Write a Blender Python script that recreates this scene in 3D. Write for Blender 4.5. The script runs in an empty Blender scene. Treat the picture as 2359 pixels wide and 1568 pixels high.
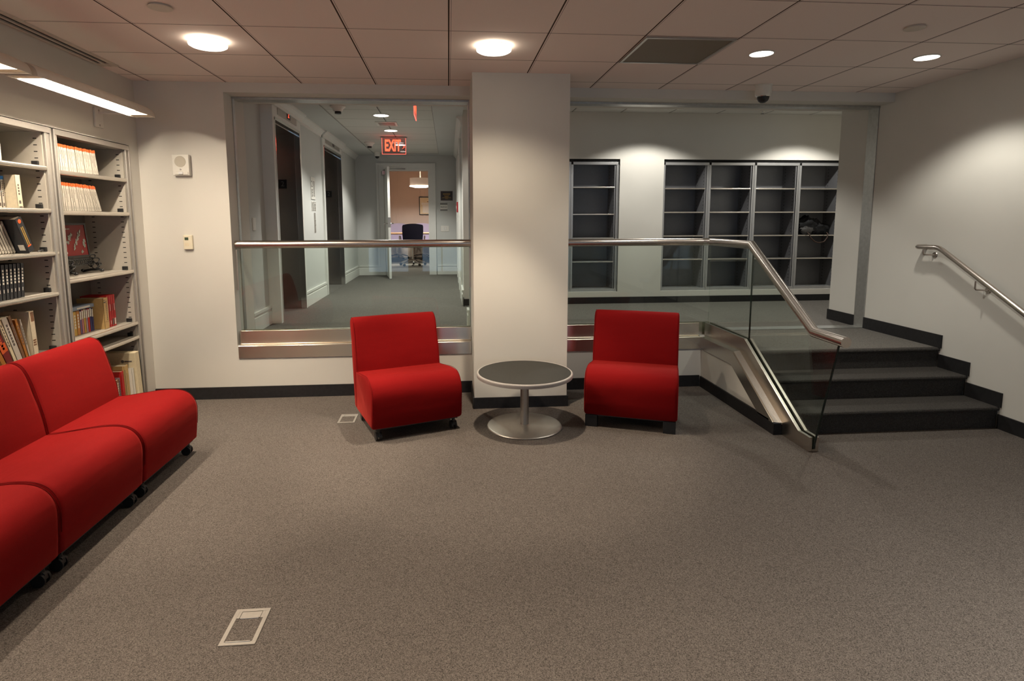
import bpy, bmesh, math, random
from mathutils import Vector, Matrix
random.seed(7)
D = bpy.data
SC = bpy.context.scene
COL = SC.collection
PI = math.pi

# ------------------------------------------------------------------ camera, world, exposure
W_PX, H_PX = 2359.0, 1568.0
F_PX, CX, CY = 1324.6, 1143.1, 666.8
YAW, PITCH, ROLL = 0.0817956, 0.119929, -0.002805
EYE = Vector((0.0, 0.0, 1.545))
fw = Vector((math.sin(YAW)*math.cos(PITCH), math.cos(YAW)*math.cos(PITCH), -math.sin(PITCH)))
r0 = Vector((math.cos(YAW), -math.sin(YAW), 0.0))
u0 = r0.cross(fw)
rt = r0*math.cos(ROLL) + u0*math.sin(ROLL)
up = u0*math.cos(ROLL) - r0*math.sin(ROLL)
cam_d = D.cameras.new('camera')
cam_d.sensor_fit = 'HORIZONTAL'
cam_d.sensor_width = 36.0
cam_d.lens = F_PX/W_PX*36.0
cam_d.shift_x = (W_PX/2-CX)/W_PX
cam_d.shift_y = (CY-H_PX/2)/W_PX
cam_d.clip_start = 0.05
cam = D.objects.new('camera', cam_d)
M = Matrix((rt, up, -fw)).transposed().to_4x4()
M.translation = EYE
cam.matrix_world = M
COL.objects.link(cam)
SC.camera = cam

world = D.worlds.new('world')
SC.world = world
world.use_nodes = True
bg = world.node_tree.nodes['Background']
bg.inputs[0].default_value = (0.50, 0.72, 1.0, 1)
bg.inputs[1].default_value = 1.7

SC.view_settings.view_transform = 'Standard'
SC.view_settings.look = 'None'
SC.view_settings.gamma = 1.0
SC.view_settings.use_curve_mapping = False
SC.view_settings.exposure = 0.0
SC.cycles.use_denoising = True
SC.cycles.max_bounces = 10
SC.cycles.diffuse_bounces = 4
SC.cycles.glossy_bounces = 5
SC.cycles.transparent_max_bounces = 16
SC.cycles.sample_clamp_indirect = 6.0
SC.cycles.caustics_reflective = False
SC.cycles.caustics_refractive = False

WARM = (1.0, 0.84, 0.64)
SOFT = (1.0, 0.96, 0.86)
COOL = (1.0, 0.97, 0.89)
P_DOWN_L, P_DOWN_R, P_BACKROW = 150.0, 52.0, 15.0
P_HALL, P_BAY = 90.0, 75.0

def spot(loc, power, color, parent=None, angle=132, blend=0.4, rad=0.045, target=None):
    l = D.lights.new('downlight_beam', 'SPOT')
    l.energy = power; l.color = color; l.spot_size = math.radians(angle); l.spot_blend = blend
    l.shadow_soft_size = rad
    o = D.objects.new('downlight_beam', l)
    COL.objects.link(o)
    if parent: o.parent = parent
    o.location = loc
    return o

def disk_lamp(loc, power, color, size=0.2, spread=130):
    l = D.lights.new('ceiling_lamp', 'AREA')
    l.shape = 'DISK'; l.size = size; l.energy = power; l.color = color; l.spread = math.radians(spread)
    o = D.objects.new('ceiling_lamp', l)
    COL.objects.link(o)
    o.location = loc
    return o

# the ceiling lamps of the room behind the camera
for lx, lc in ((-1.54, WARM), (0.32, WARM), (2.16, SOFT), (3.38, SOFT)):
    for ly in (1.0, -1.9):
        disk_lamp((lx, ly, 2.675), P_BACKROW, lc, 0.2, 84)

# ------------------------------------------------------------------ helpers
def link(o, parent=None):
    COL.objects.link(o)
    if parent is not None: o.parent = parent
    return o

def tag(o, label=None, cat=None, group=None, kind=None):
    if label: o['label'] = label
    if cat: o['category'] = cat
    if group: o['group'] = group
    if kind: o['kind'] = kind
    return o

def thing(name, label, cat, loc=(0, 0, 0), rz=0.0, group=None):
    o = D.objects.new(name, None)
    o.empty_display_size = 0.05
    o.location = loc; o.rotation_euler = (0, 0, rz)
    link(o)
    return tag(o, label, cat, group)

class MB:
    """collects shapes for ONE mesh"""
    def __init__(s): s.v = []; s.f = []
    def add(s, vs, fs):
        b = len(s.v); s.v += [tuple(p) for p in vs]; s.f += [[b+i for i in f] for f in fs]; return s
    def box(s, x0, x1, y0, y1, z0, z1, mat=None):
        vs = [(x, y, z) for x in (x0, x1) for y in (y0, y1) for z in (z0, z1)]
        if mat is not None: vs = [mat @ Vector(p) for p in vs]
        return s.add(vs, [(0, 1, 3, 2), (4, 6, 7, 5), (0, 4, 5, 1), (2, 3, 7, 6), (0, 2, 6, 4), (1, 5, 7, 3)])
    def prism(s, poly, axis, a, b):
        def pt(p, t):
            return {'x': (t, p[0], p[1]), 'y': (p[0], t, p[1]), 'z': (p[0], p[1], t)}[axis]
        n = len(poly)
        vs = [pt(p, a) for p in poly]+[pt(p, b) for p in poly]
        fs = [list(range(n)), list(range(2*n-1, n-1, -1))]
        fs += [(i, i+n, (i+1) % n+n, (i+1) % n) for i in range(n)]
        return s.add(vs, fs)
    def tube(s, pts, r, n=12, caps=True, closed=False):
        pts = [Vector(p) for p in pts]
        rings = []; m = len(pts); nrm = None
        for i, p in enumerate(pts):
            if closed: d = (pts[(i+1) % m]-pts[i-1])
            elif i == 0: d = pts[1]-pts[0]
            elif i == m-1: d = pts[-1]-pts[-2]
            else: d = (pts[i+1]-p).normalized()+(p-pts[i-1]).normalized()
            d.normalize()
            if nrm is None:
                nrm = d.cross(Vector((0, 0, 1)))
                if nrm.length < 1e-3: nrm = d.cross(Vector((1, 0, 0)))
            nrm = (nrm-d*nrm.dot(d)).normalized()
            bi = d.cross(nrm)
            k = 1.0
            if not closed and 0 < i < m-1:
                c = (pts[i+1]-p).normalized().dot(d); k = 1.0/max(c, 0.5)
            rr = r[i] if isinstance(r, (list, tuple)) else r
            bend = None
            if k > 1.001:
                bend = ((pts[i+1]-p).normalized()-(p-pts[i-1]).normalized()).normalized()
            ring = []
            for j in range(n):
                a = 2*PI*j/n
                off = (nrm*math.cos(a)+bi*math.sin(a))*rr
                if bend is not None: off += bend*off.dot(bend)*(k-1)
                ring.append(p+off)
            rings.append(ring)
        b = [q for ring in rings for q in ring]
        fs = []
        for i in range(m if closed else m-1):
            i2 = (i+1) % m
            for j in range(n):
                fs.append((i*n+j, i*n+(j+1) % n, i2*n+(j+1) % n, i2*n+j))
        if caps and not closed:
            fs.append(list(range(n-1, -1, -1))); fs.append([(m-1)*n+j for j in range(n)])
        return s.add(b, fs)
    def cyl(s, p0, p1, r, n=24): return s.tube([p0, p1], r, n)
    def lathe(s, prof, c=(0, 0, 0), n=40, axis='z'):
        vs = []; fs = []; m = len(prof)
        for r, z in prof:
            for j in range(n):
                a = 2*PI*j/n
                q = (r*math.cos(a), r*math.sin(a), z)
                if axis == 'y': q = (q[0], q[2], q[1])
                if axis == 'x': q = (q[2], q[0], q[1])
                vs.append((c[0]+q[0], c[1]+q[1], c[2]+q[2]))
        for i in range(m-1):
            for j in range(n):
                fs.append((i*n+j, i*n+(j+1) % n, (i+1)*n+(j+1) % n, (i+1)*n+j))
        if prof[0][0] > 1e-5: fs.append(list(range(n-1, -1, -1)))
        if prof[-1][0] > 1e-5: fs.append([(m-1)*n+j for j in range(n)])
        return s.add(vs, fs)
    def sections(s, secs):
        """skin of closed loops with equal counts, ends capped"""
        n = len(secs[0]); m = len(secs)
        fs = []
        for i in range(m-1):
            for j in range(n):
                fs.append((i*n+j, i*n+(j+1) % n, (i+1)*n+(j+1) % n, (i+1)*n+j))
        fs.append(list(range(n-1, -1, -1))); fs.append([(m-1)*n+j for j in range(n)])
        return s.add([p for q in secs for p in q], fs)
    def blob(s, c, r, n=16, m=10, f=None):
        prof = []
        for i in range(m+1):
            t = PI*i/m
            prof.append((max(1e-6, math.sin(t)), -math.cos(t)))
        vs = []; fs = []
        for a, z in prof:
            for j in range(n):
                t = 2*PI*j/n
                d = Vector((a*math.cos(t), a*math.sin(t), z))
                k = f(d) if f else 1.0
                vs.append((c[0]+d.x*r[0]*k, c[1]+d.y*r[1]*k, c[2]+d.z*r[2]*k))
        for i in range(m):
            for j in range(n):
                fs.append((i*n+j, i*n+(j+1) % n, (i+1)*n+(j+1) % n, (i+1)*n+j))
        return s.add(vs, fs)
    def mesh(s, name):
        me = D.meshes.new(name)
        me.from_pydata(s.v, [], s.f)
        bm = bmesh.new(); bm.from_mesh(me)
        bmesh.ops.remove_doubles(bm, verts=bm.verts, dist=1e-6)
        bmesh.ops.recalc_face_normals(bm, faces=bm.faces)
        bm.to_mesh(me); bm.free()
        return me
    def build(s, name, mat, parent=None, smooth=False, bevel=0.0, segs=2, sub=0, loc=None):
        me = s.mesh(name)
        me.materials.append(mat)
        o = D.objects.new(name, me)
        link(o, parent)
        if loc is not None: o.location = loc
        if bevel > 0:
            b = o.modifiers.new('bevel', 'BEVEL'); b.width = bevel; b.segments = segs
            b.limit_method = 'ANGLE'; b.angle_limit = math.radians(40)
        if sub:
            q = o.modifiers.new('sub', 'SUBSURF'); q.levels = sub; q.render_levels = sub
        if smooth:
            for p in me.polygons: p.use_smooth = True
            if hasattr(me, 'set_sharp_from_angle') and not sub:
                me.set_sharp_from_angle(angle=math.radians(50))
        return o

def struct(o): return tag(o, kind='structure')

def dup(root, loc=None, rot=None, label=None, group=None):
    c = root.copy(); COL.objects.link(c)
    if loc is not None: c.location = loc
    if rot is not None: c.rotation_euler = rot
    if label: c['label'] = label
    if group: c['group'] = group
    for ch in list(root.children):
        d = ch.copy(); COL.objects.link(d); d.parent = c
        for g in list(ch.children):
            e = g.copy(); COL.objects.link(e); e.parent = d
    return c

def text_mesh(txt, size, extrude=0.0005, align='CENTER', bold=0.0):
    cu = D.curves.new('writing', 'FONT')
    cu.body = txt; cu.size = size; cu.extrude = extrude; cu.align_x = align; cu.align_y = 'CENTER'
    cu.offset = bold
    o = D.objects.new('writing', cu)
    COL.objects.link(o)
    dg = bpy.context.evaluated_depsgraph_get()
    me = D.meshes.new_from_object(o.evaluated_get(dg))
    D.objects.remove(o)
    D.curves.remove(cu)
    return me

def writing(name, txt, size, mat, parent, loc, rot, bold=0.0, align='CENTER', scale=(1, 1, 1)):
    me = text_mesh(txt, size, align=align, bold=bold)
    me.materials.clear(); me.materials.append(mat)
    o = D.objects.new(name, me)
    link(o, parent)
    o.location = loc; o.rotation_euler = rot; o.scale = scale
    return o

# ------------------------------------------------------------------ materials
def mat(name, col, rough=0.5, metal=0.0, noise=None, bump=None, emit=None, spec=0.5, sheen=0.0):
    """noise=(scale, amount) varies the colour, bump=(scale, strength)"""
    m = D.materials.new(name); m.use_nodes = True
    nt = m.node_tree; b = nt.nodes['Principled BSDF']
    b.inputs['Base Color'].default_value = (*col, 1)
    b.inputs['Roughness'].default_value = rough
    b.inputs['Metallic'].default_value = metal
    b.inputs['Specular IOR Level'].default_value = spec
    if sheen: b.inputs['Sheen Weight'].default_value = sheen
    tc = nt.nodes.new('ShaderNodeTexCoord')
    if noise:
        n = nt.nodes.new('ShaderNodeTexNoise'); n.inputs['Scale'].default_value = noise[0]; n.inputs['Detail'].default_value = 3
        nt.links.new(tc.outputs['Object'], n.inputs['Vector'])
        r = nt.nodes.new('ShaderNodeValToRGB')
        k = noise[1]
        r.color_ramp.elements[0].position = 0.3; r.color_ramp.elements[1].position = 0.7
        r.color_ramp.elements[0].color = (*[c*(1-k) for c in col], 1)
        r.color_ramp.elements[1].color = (*[min(1, c*(1+k)) for c in col], 1)
        nt.links.new(n.outputs['Fac'], r.inputs['Fac'])
        nt.links.new(r.outputs['Color'], b.inputs['Base Color'])
    if bump:
        n = nt.nodes.new('ShaderNodeTexNoise'); n.inputs['Scale'].default_value = bump[0]; n.inputs['Detail'].default_value = 4
        nt.links.new(tc.outputs['Object'], n.inputs['Vector'])
        bp = nt.nodes.new('ShaderNodeBump'); bp.inputs['Strength'].default_value = bump[1]; bp.inputs['Distance'].default_value = 0.002
        nt.links.new(n.outputs['Fac'], bp.inputs['Height'])
        nt.links.new(bp.outputs['Normal'], b.inputs['Normal'])
    if emit:
        b.inputs['Emission Color'].default_value = (*emit[0], 1)
        b.inputs['Emission Strength'].default_value = emit[1]
    return m

def carpet_mat(name, dark, light, ribs=False):
    m = D.materials.new(name); m.use_nodes = True
    nt = m.node_tree; b = nt.nodes['Principled BSDF']
    b.inputs['Roughness'].default_value = 0.95
    b.inputs['Specular IOR Level'].default_value = 0.12
    tc = nt.nodes.new('ShaderNodeTexCoord')
    n = nt.nodes.new('ShaderNodeTexNoise'); n.inputs['Scale'].default_value = 260; n.inputs['Detail'].default_value = 1.0
    nt.links.new(tc.outputs['Object'], n.inputs['Vector'])
    vo = nt.nodes.new('ShaderNodeTexVoronoi'); vo.inputs['Scale'].default_value = 330
    nt.links.new(tc.outputs['Object'], vo.inputs['Vector'])
    sx = nt.nodes.new('ShaderNodeSeparateColor'); nt.links.new(vo.outputs['Color'], sx.inputs[0])
    av = nt.nodes.new('ShaderNodeMix'); av.inputs['Factor'].default_value = 0.45
    nt.links.new(sx.outputs[0], av.inputs['A']); nt.links.new(n.outputs['Fac'], av.inputs['B'])
    r = nt.nodes.new('ShaderNodeValToRGB')
    e = r.color_ramp.elements
    e[0].position = 0.15; e[0].color = (*dark, 1)
    e[1].position = 0.85; e[1].color = (*light, 1)
    nt.links.new(av.outputs['Result'], r.inputs['Fac'])
    big = nt.nodes.new('ShaderNodeTexNoise'); big.inputs['Scale'].default_value = 1.6; big.inputs['Detail'].default_value = 3
    nt.links.new(tc.outputs['Object'], big.inputs['Vector'])
    mr = nt.nodes.new('ShaderNodeMapRange'); mr.inputs['To Min'].default_value = 0.9; mr.inputs['To Max'].default_value = 1.1
    nt.links.new(big.outputs['Fac'], mr.inputs['Value'])
    mx = nt.nodes.new('ShaderNodeMix'); mx.data_type = 'RGBA'; mx.blend_type = 'MULTIPLY'; mx.inputs['Factor'].default_value = 1
    nt.links.new(r.outputs['Color'], mx.inputs['A']); nt.links.new(mr.outputs['Result'], mx.inputs['B'])
    nt.links.new(mx.outputs['Result'], b.inputs['Base Color'])
    bp = nt.nodes.new('ShaderNodeBump'); bp.inputs['Strength'].default_value = 0.35; bp.inputs['Distance'].default_value = 0.003
    if ribs:
        wv = nt.nodes.new('ShaderNodeTexWave'); wv.inputs['Scale'].default_value = 28; wv.inputs['Distortion'].default_value = 0.6
        nt.links.new(tc.outputs['Object'], wv.inputs['Vector'])
        ad = nt.nodes.new('ShaderNodeMath'); ad.operation = 'ADD'
        nt.links.new(wv.outputs['Fac'], ad.inputs[0]); nt.links.new(n.outputs['Fac'], ad.inputs[1])
        nt.links.new(ad.outputs[0], bp.inputs['Height'])
    else:
        nt.links.new(n.outputs['Fac'], bp.inputs['Height'])
    nt.links.new(bp.outputs['Normal'], b.inputs['Normal'])
    return m

def ceiling_mat(name, col, line, x0, y0, t=0.6096, lx=0.0045, ly=0.0028):
    """acoustic tiles: dark joints on a t grid, a second fine reveal line beside the long ones"""
    m = D.materials.new(name); m.use_nodes = True
    nt = m.node_tree; b = nt.nodes['Principled BSDF']
    b.inputs['Roughness'].default_value = 0.9; b.inputs['Specular IOR Level'].default_value = 0.1
    tc = nt.nodes.new('ShaderNodeTexCoord')
    sp = nt.nodes.new('ShaderNodeSeparateXYZ')
    nt.links.new(tc.outputs['Object'], sp.inputs[0])
    def mth(op, a, v=None):
        q = nt.nodes.new('ShaderNodeMath'); q.operation = op
        for i, z in enumerate((a, v)):
            if z is None: continue
            if isinstance(z, (int, float)): q.inputs[i].default_value = z
            else: nt.links.new(z, q.inputs[i])
        return q.outputs[0]
    def joint(sock, off, w):
        f = mth('FRACT', mth('DIVIDE', mth('ADD', sock, 100*t-off), t))
        d = mth('ABSOLUTE', mth('SUBTRACT', f, 0.5))
        return mth('GREATER_THAN', d, 0.5-w/t)
    a = joint(sp.outputs['X'], x0, lx); c = joint(sp.outputs['Y'], y0, ly)
    a2 = mth('MULTIPLY', joint(sp.outputs['X'], x0+0.013, 0.0018), 0.6)
    c2 = mth('MULTIPLY', joint(sp.outputs['Y'], y0-0.012, 0.0012), 0.45)
    k = mth('MAXIMUM', mth('MAXIMUM', a, c), mth('MAXIMUM', a2, c2))
    n = nt.nodes.new('ShaderNodeTexNoise'); n.inputs['Scale'].default_value = 300; n.inputs['Detail'].default_value = 3
    nt.links.new(tc.outputs['Object'], n.inputs['Vector'])
    rr = nt.nodes.new('ShaderNodeValToRGB')
    rr.color_ramp.elements[0].position = 0.35; rr.color_ramp.elements[0].color = (*[q*0.93 for q in col], 1)
    rr.color_ramp.elements[1].position = 0.6; rr.color_ramp.elements[1].color = (*col, 1)
    nt.links.new(n.outputs['Fac'], rr.inputs['Fac'])
    mx = nt.nodes.new('ShaderNodeMix'); mx.data_type = 'RGBA'
    nt.links.new(k, mx.inputs['Factor']); nt.links.new(rr.outputs['Color'], mx.inputs['A'])
    mx.inputs['B'].default_value = (*line, 1)
    nt.links.new(mx.outputs['Result'], b.inputs['Base Color'])
    return m

def brushed(name, col, rough, axis_scale):
    m = mat(name, col, rough, 1.0)
    nt = m.node_tree; b = nt.nodes['Principled BSDF']
    tc = nt.nodes.new('ShaderNodeTexCoord'); mp = nt.nodes.new('ShaderNodeMapping')
    mp.inputs['Scale'].default_value = axis_scale
    n = nt.nodes.new('ShaderNodeTexNoise'); n.inputs['Scale'].default_value = 1; n.inputs['Detail'].default_value = 3
    nt.links.new(tc.outputs['Object'], mp.inputs['Vector']); nt.links.new(mp.outputs['Vector'], n.inputs['Vector'])
    mr = nt.nodes.new('ShaderNodeMapRange'); mr.inputs['To Min'].default_value = rough*0.97; mr.inputs['To Max'].default_value = rough*1.03
    nt.links.new(n.outputs['Fac'], mr.inputs['Value']); nt.links.new(mr.outputs['Result'], b.inputs['Roughness'])
    bp = nt.nodes.new('ShaderNodeBump'); bp.inputs['Strength'].default_value = 0.004; bp.inputs['Distance'].default_value = 0.001
    nt.links.new(n.outputs['Fac'], bp.inputs['Height']); nt.links.new(bp.outputs['Normal'], b.inputs['Normal'])
    tg = nt.nodes.new('ShaderNodeTangent'); tg.direction_type = 'UV_MAP'; tg.uv_map = 'grain'
    b.inputs['Anisotropic'].default_value = 0.85
    b.inputs['Anisotropic Rotation'].default_value = 0.0
    nt.links.new(tg.outputs[0], b.inputs['Tangent'])
    return m

def grain(o):
    """u runs across the brushing (up), v along it"""
    me = o.data; uv = me.uv_layers.new(name='grain')
    for p in me.polygons:
        for li in p.loop_indices:
            c = me.vertices[me.loops[li].vertex_index].co
            uv.data[li].uv = (c.z+(c.y if abs(p.normal.z) > 0.7 and abs(p.normal.x) < 0.5 else 0.0), c.x+c.y*0.999)
    return o

def pane_mat(name, tint=(0.93, 0.97, 0.94), boost=1.0):
    m = D.materials.new(name); m.use_nodes = True
    nt = m.node_tree
    for n in list(nt.nodes): nt.nodes.remove(n)
    out = nt.nodes.new('ShaderNodeOutputMaterial')
    tr = nt.nodes.new('ShaderNodeBsdfTransparent'); tr.inputs[0].default_value = (*tint, 1)
    gl = nt.nodes.new('ShaderNodeBsdfGlossy'); gl.inputs['Roughness'].default_value = 0.0
    fr = nt.nodes.new('ShaderNodeFresnel')
    ge = nt.nodes.new('ShaderNodeNewGeometry'); io = nt.nodes.new('ShaderNodeMapRange')
    io.inputs['To Min'].default_value = 1.5; io.inputs['To Max'].default_value = 1/1.5
    nt.links.new(ge.outputs['Backfacing'], io.inputs['Value']); nt.links.new(io.outputs['Result'], fr.inputs['IOR'])
    mx = nt.nodes.new('ShaderNodeMixShader')
    nt.links.new(fr.outputs[0], mx.inputs[0]); nt.links.new(tr.outputs[0], mx.inputs[1]); nt.links.new(gl.outputs[0], mx.inputs[2])
    nt.links.new(mx.outputs[0], out.inputs['Surface'])
    return m

def fabric_mat(name, col):
    m = mat(name, col, 0.85, 0, None, None, None, 0.10, 0.28)
    nt = m.node_tree; b = nt.nodes['Principled BSDF']
    b.inputs['Sheen Tint'].default_value = (1.0, 0.12, 0.09, 1)
    b.inputs['Sheen Roughness'].default_value = 0.4
    tc = nt.nodes.new('ShaderNodeTexCoord')
    n = nt.nodes.new('ShaderNodeTexNoise'); n.inputs['Scale'].default_value = 500; n.inputs['Detail'].default_value = 2
    w = nt.nodes.new('ShaderNodeTexNoise'); w.inputs['Scale'].default_value = 7; w.inputs['Detail'].default_value = 2
    mp = nt.nodes.new('ShaderNodeMapping'); mp.inputs['Scale'].default_value = (0.5, 1.6, 1.6)
    nt.links.new(tc.outputs['Object'], n.inputs['Vector'])
    nt.links.new(tc.outputs['Object'], mp.inputs['Vector']); nt.links.new(mp.outputs['Vector'], w.inputs['Vector'])
    b1 = nt.nodes.new('ShaderNodeBump'); b1.inputs['Strength'].default_value = 0.35; b1.inputs['Distance'].default_value = 0.001
    b2 = nt.nodes.new('ShaderNodeBump'); b2.inputs['Strength'].default_value = 0.25; b2.inputs['Distance'].default_value = 0.02
    nt.links.new(n.outputs['Fac'], b1.inputs['Height']); nt.links.new(w.outputs['Fac'], b2.inputs['Height'])
    nt.links.new(b2.outputs['Normal'], b1.inputs['Normal']); nt.links.new(b1.outputs['Normal'], b.inputs['Normal'])
    r = nt.nodes.new('ShaderNodeValToRGB')
    r.color_ramp.elements[0].position = 0.3; r.color_ramp.elements[0].color = (*[c*0.85 for c in col], 1)
    r.color_ramp.elements[1].position = 0.7; r.color_ramp.elements[1].color = (*[c*1.1 for c in col], 1)
    nt.links.new(n.outputs['Fac'], r.inputs['Fac']); nt.links.new(r.outputs['Color'], b.inputs['Base Color'])
    return m

def wood_mat(name, c1, c2):
    m = mat(name, c1, 0.4)
    nt = m.node_tree; b = nt.nodes['Principled BSDF']
    tc = nt.nodes.new('ShaderNodeTexCoord'); mp = nt.nodes.new('ShaderNodeMapping'); mp.inputs['Scale'].default_value = (2, 22, 22)
    n = nt.nodes.new('ShaderNodeTexNoise'); n.inputs['Scale'].default_value = 1.5; n.inputs['Detail'].default_value = 5
    nt.links.new(tc.outputs['Object'], mp.inputs['Vector']); nt.links.new(mp.outputs['Vector'], n.inputs['Vector'])
    r = nt.nodes.new('ShaderNodeValToRGB')
    r.color_ramp.elements[0].position = 0.35; r.color_ramp.elements[0].color = (*c1, 1)
    r.color_ramp.elements[1].position = 0.65; r.color_ramp.elements[1].color = (*c2, 1)
    nt.links.new(n.outputs['Fac'], r.inputs['Fac']); nt.links.new(r.outputs['Color'], b.inputs['Base Color'])
    return m

PAINT = mat('wall_paint', (0.67, 0.645, 0.59), 0.75, noise=(3, 0.015), bump=(250, 0.05), spec=0.25)
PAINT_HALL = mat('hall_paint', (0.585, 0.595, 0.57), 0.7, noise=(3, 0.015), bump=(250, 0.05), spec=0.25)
PAINT_PINK = mat('warm_wall_paint', (0.60, 0.50, 0.44), 0.7, noise=(3, 0.02), spec=0.2)
TRIMW = mat('white_trim_paint', (0.74, 0.74, 0.70), 0.45, noise=(8, 0.02))
BASEB = mat('black_rubber_base', (0.018, 0.017, 0.018), 0.5, noise=(40, 0.2), spec=0.3)
CARPET = carpet_mat('grey_brown_carpet', (0.042, 0.036, 0.033), (0.196, 0.168, 0.149))
CARPET_UP = carpet_mat('grey_carpet', (0.060, 0.055, 0.050), (0.22, 0.205, 0.185))
CARPET_RIB = carpet_mat('ribbed_stair_carpet', (0.026, 0.024, 0.022), (0.088, 0.080, 0.073), ribs=True)
CEIL = ceiling_mat('ceiling_tiles', (0.90, 0.79, 0.735), (0.07, 0.047, 0.037), 0.0155, 3.6435)
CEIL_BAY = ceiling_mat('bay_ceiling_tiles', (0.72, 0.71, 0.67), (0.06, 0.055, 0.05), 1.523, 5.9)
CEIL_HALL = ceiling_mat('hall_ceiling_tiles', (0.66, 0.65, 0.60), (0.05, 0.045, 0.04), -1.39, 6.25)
STEEL = brushed('brushed_steel', (0.72, 0.65, 0.55), 0.25, (2, 2, 900))
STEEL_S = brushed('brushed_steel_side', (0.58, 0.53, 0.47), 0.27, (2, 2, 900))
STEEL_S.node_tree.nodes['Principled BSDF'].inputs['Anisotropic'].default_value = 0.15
RAIL = mat('satin_steel_rail', (0.56, 0.50, 0.45), 0.27, 1.0, bump=(400, 0.03))
TRACK = mat('galvanised_track', (0.50, 0.50, 0.48), 0.42, 0.9, noise=(30, 0.08))
MIRROR = mat('dark_bronze_steel', (0.42, 0.39, 0.36), 0.20, 1.0, noise=(2, 0.1))
CHROME = mat('chrome', (0.80, 0.78, 0.75), 0.12, 1.0)
ALU = mat('painted_aluminium', (0.48, 0.45, 0.41), 0.35, 0.6, noise=(60, 0.03))
SHELFP = mat('shelf_enamel', (0.50, 0.46, 0.40), 0.38, 0.15, noise=(40, 0.02))
SHELFB = mat('shaded_shelf_back', (0.19, 0.178, 0.16), 0.45, 0.1, noise=(40, 0.03))  # enamel darkened to paint in the shadow inside the left bookcases
LIP = mat('shelf_lip_metal', (0.72, 0.67, 0.60), 0.25, 0.85)
GREYST = mat('grey_shelf_steel', (0.21, 0.21, 0.22), 0.45, 0.35, noise=(40, 0.03))
GREYLT = mat('light_grey_shelf_edge', (0.50, 0.50, 0.50), 0.32, 0.6)
BLACK = mat('black_plastic', (0.012, 0.012, 0.013), 0.4, noise=(50, 0.2))
GAP = mat('black_gap', (0.004, 0.004, 0.004), 0.9, noise=(50, 0.2))
RED = fabric_mat('red_wool', (0.20, 0.0030, 0.0035))
REDP = mat('red_piping', (0.13, 0.003, 0.003), 0.8, noise=(300, 0.2), spec=0.1)
TABTOP = mat('charcoal_laminate', (0.024, 0.023, 0.020), 0.55, noise=(120, 0.12), spec=0.3)
TABRIM = mat('grey_table_rim', (0.36, 0.33, 0.31), 0.35, 0.0, noise=(60, 0.04))
TABLEG = mat('silver_table_leg', (0.43, 0.40, 0.36), 0.36, 0.7, noise=(60, 0.04))
FBOX = mat('floor_box_metal', (0.33, 0.30, 0.265), 0.5, 0.3, noise=(60, 0.06))
WHITEP = mat('white_plastic', (0.74, 0.72, 0.66), 0.4, noise=(50, 0.02))
CREAMP = mat('cream_plastic', (0.75, 0.68, 0.52), 0.45, noise=(50, 0.02))
GRILLE = mat('speaker_grille', (0.50, 0.46, 0.38), 0.6, noise=(900, 0.35), bump=(900, 0.5))
LENS = mat('strobe_lens', (0.85, 0.85, 0.85), 0.08, noise=(60, 0.02))
LCD = mat('lcd_screen', (0.05, 0.07, 0.045), 0.2, noise=(200, 0.3))
DOME_WARM = mat('warm_lamp_glass', (0.9, 0.85, 0.75), 0.4, noise=(5, 0.02), emit=((1.0, 0.88, 0.70), 7.0))
DISC_SOFT = mat('soft_lamp_glass', (0.9, 0.88, 0.82), 0.4, noise=(5, 0.02), emit=((1.0, 0.96, 0.88), 8.0))
TUBE = mat('fluorescent_lens', (0.9, 0.86, 0.76), 0.4, noise=(5, 0.02), emit=((1.0, 0.86, 0.68), 260.0))
CREAMREF = mat('cream_reflector', (0.75, 0.62, 0.42), 0.4, noise=(20, 0.03))
REFL = mat('white_reflector', (0.85, 0.82, 0.76), 0.5, noise=(30, 0.02))
SHADEP = mat('shade_enamel', (0.62, 0.55, 0.47), 0.45, noise=(30, 0.03))
GLASS = pane_mat('guard_glass')
GLASS_EDGE = mat('glass_edge', (0.012, 0.022, 0.018), 0.15, noise=(20, 0.2))
WINGLASS = pane_mat('window_glass', (0.97, 0.98, 0.98))
REDLIT = mat('red_lit_letters', (0.5, 0.02, 0.02), 0.4, noise=(30, 0.05), emit=((1.0, 0.05, 0.02), 5.0))
ACRYLIC = pane_mat('sign_acrylic', (0.95, 0.75, 0.75))
REDEDGE = mat('red_lit_acrylic_edge', (0.6, 0.1, 0.1), 0.3, noise=(30, 0.05), emit=((1.0, 0.12, 0.08), 2.2))
REDPL = mat('red_plastic', (0.35, 0.01, 0.015), 0.4, noise=(40, 0.05))
SIGNTXT = mat('dark_sign_print', (0.02, 0.02, 0.02), 0.5, noise=(40, 0.1))
SIGNGREY = mat('grey_sign_print', (0.18, 0.18, 0.17), 0.5, noise=(40, 0.1))
VENTM = mat('perforated_vent', (0.19, 0.155, 0.11), 0.6, noise=(700, 0.5), bump=(700, 0.4))
ORANGE = mat('orange_band', (0.62, 0.10, 0.02), 0.5, noise=(80, 0.06))
WBOOK = mat('white_book_cover', (0.54, 0.50, 0.43), 0.45, noise=(60, 0.03))
PAGES = mat('book_pages', (0.62, 0.54, 0.40), 0.8, noise=(400, 0.12))
MARK = mat('book_print', (0.10, 0.08, 0.07), 0.6, noise=(80, 0.1))
MARKW = mat('white_print', (0.60, 0.57, 0.50), 0.6, noise=(80, 0.1))
GOLD = mat('gold_print', (0.60, 0.36, 0.06), 0.4, noise=(80, 0.1))
def plain(name, c, r=0.5): return mat(name, c, r, noise=(50, 0.06))
BLUEB = plain('blue_band', (0.02, 0.16, 0.45)); BEIGE = plain('beige_cover', (0.66, 0.57, 0.41)); NAVYB = plain('black_cover', (0.015, 0.016, 0.020))
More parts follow.
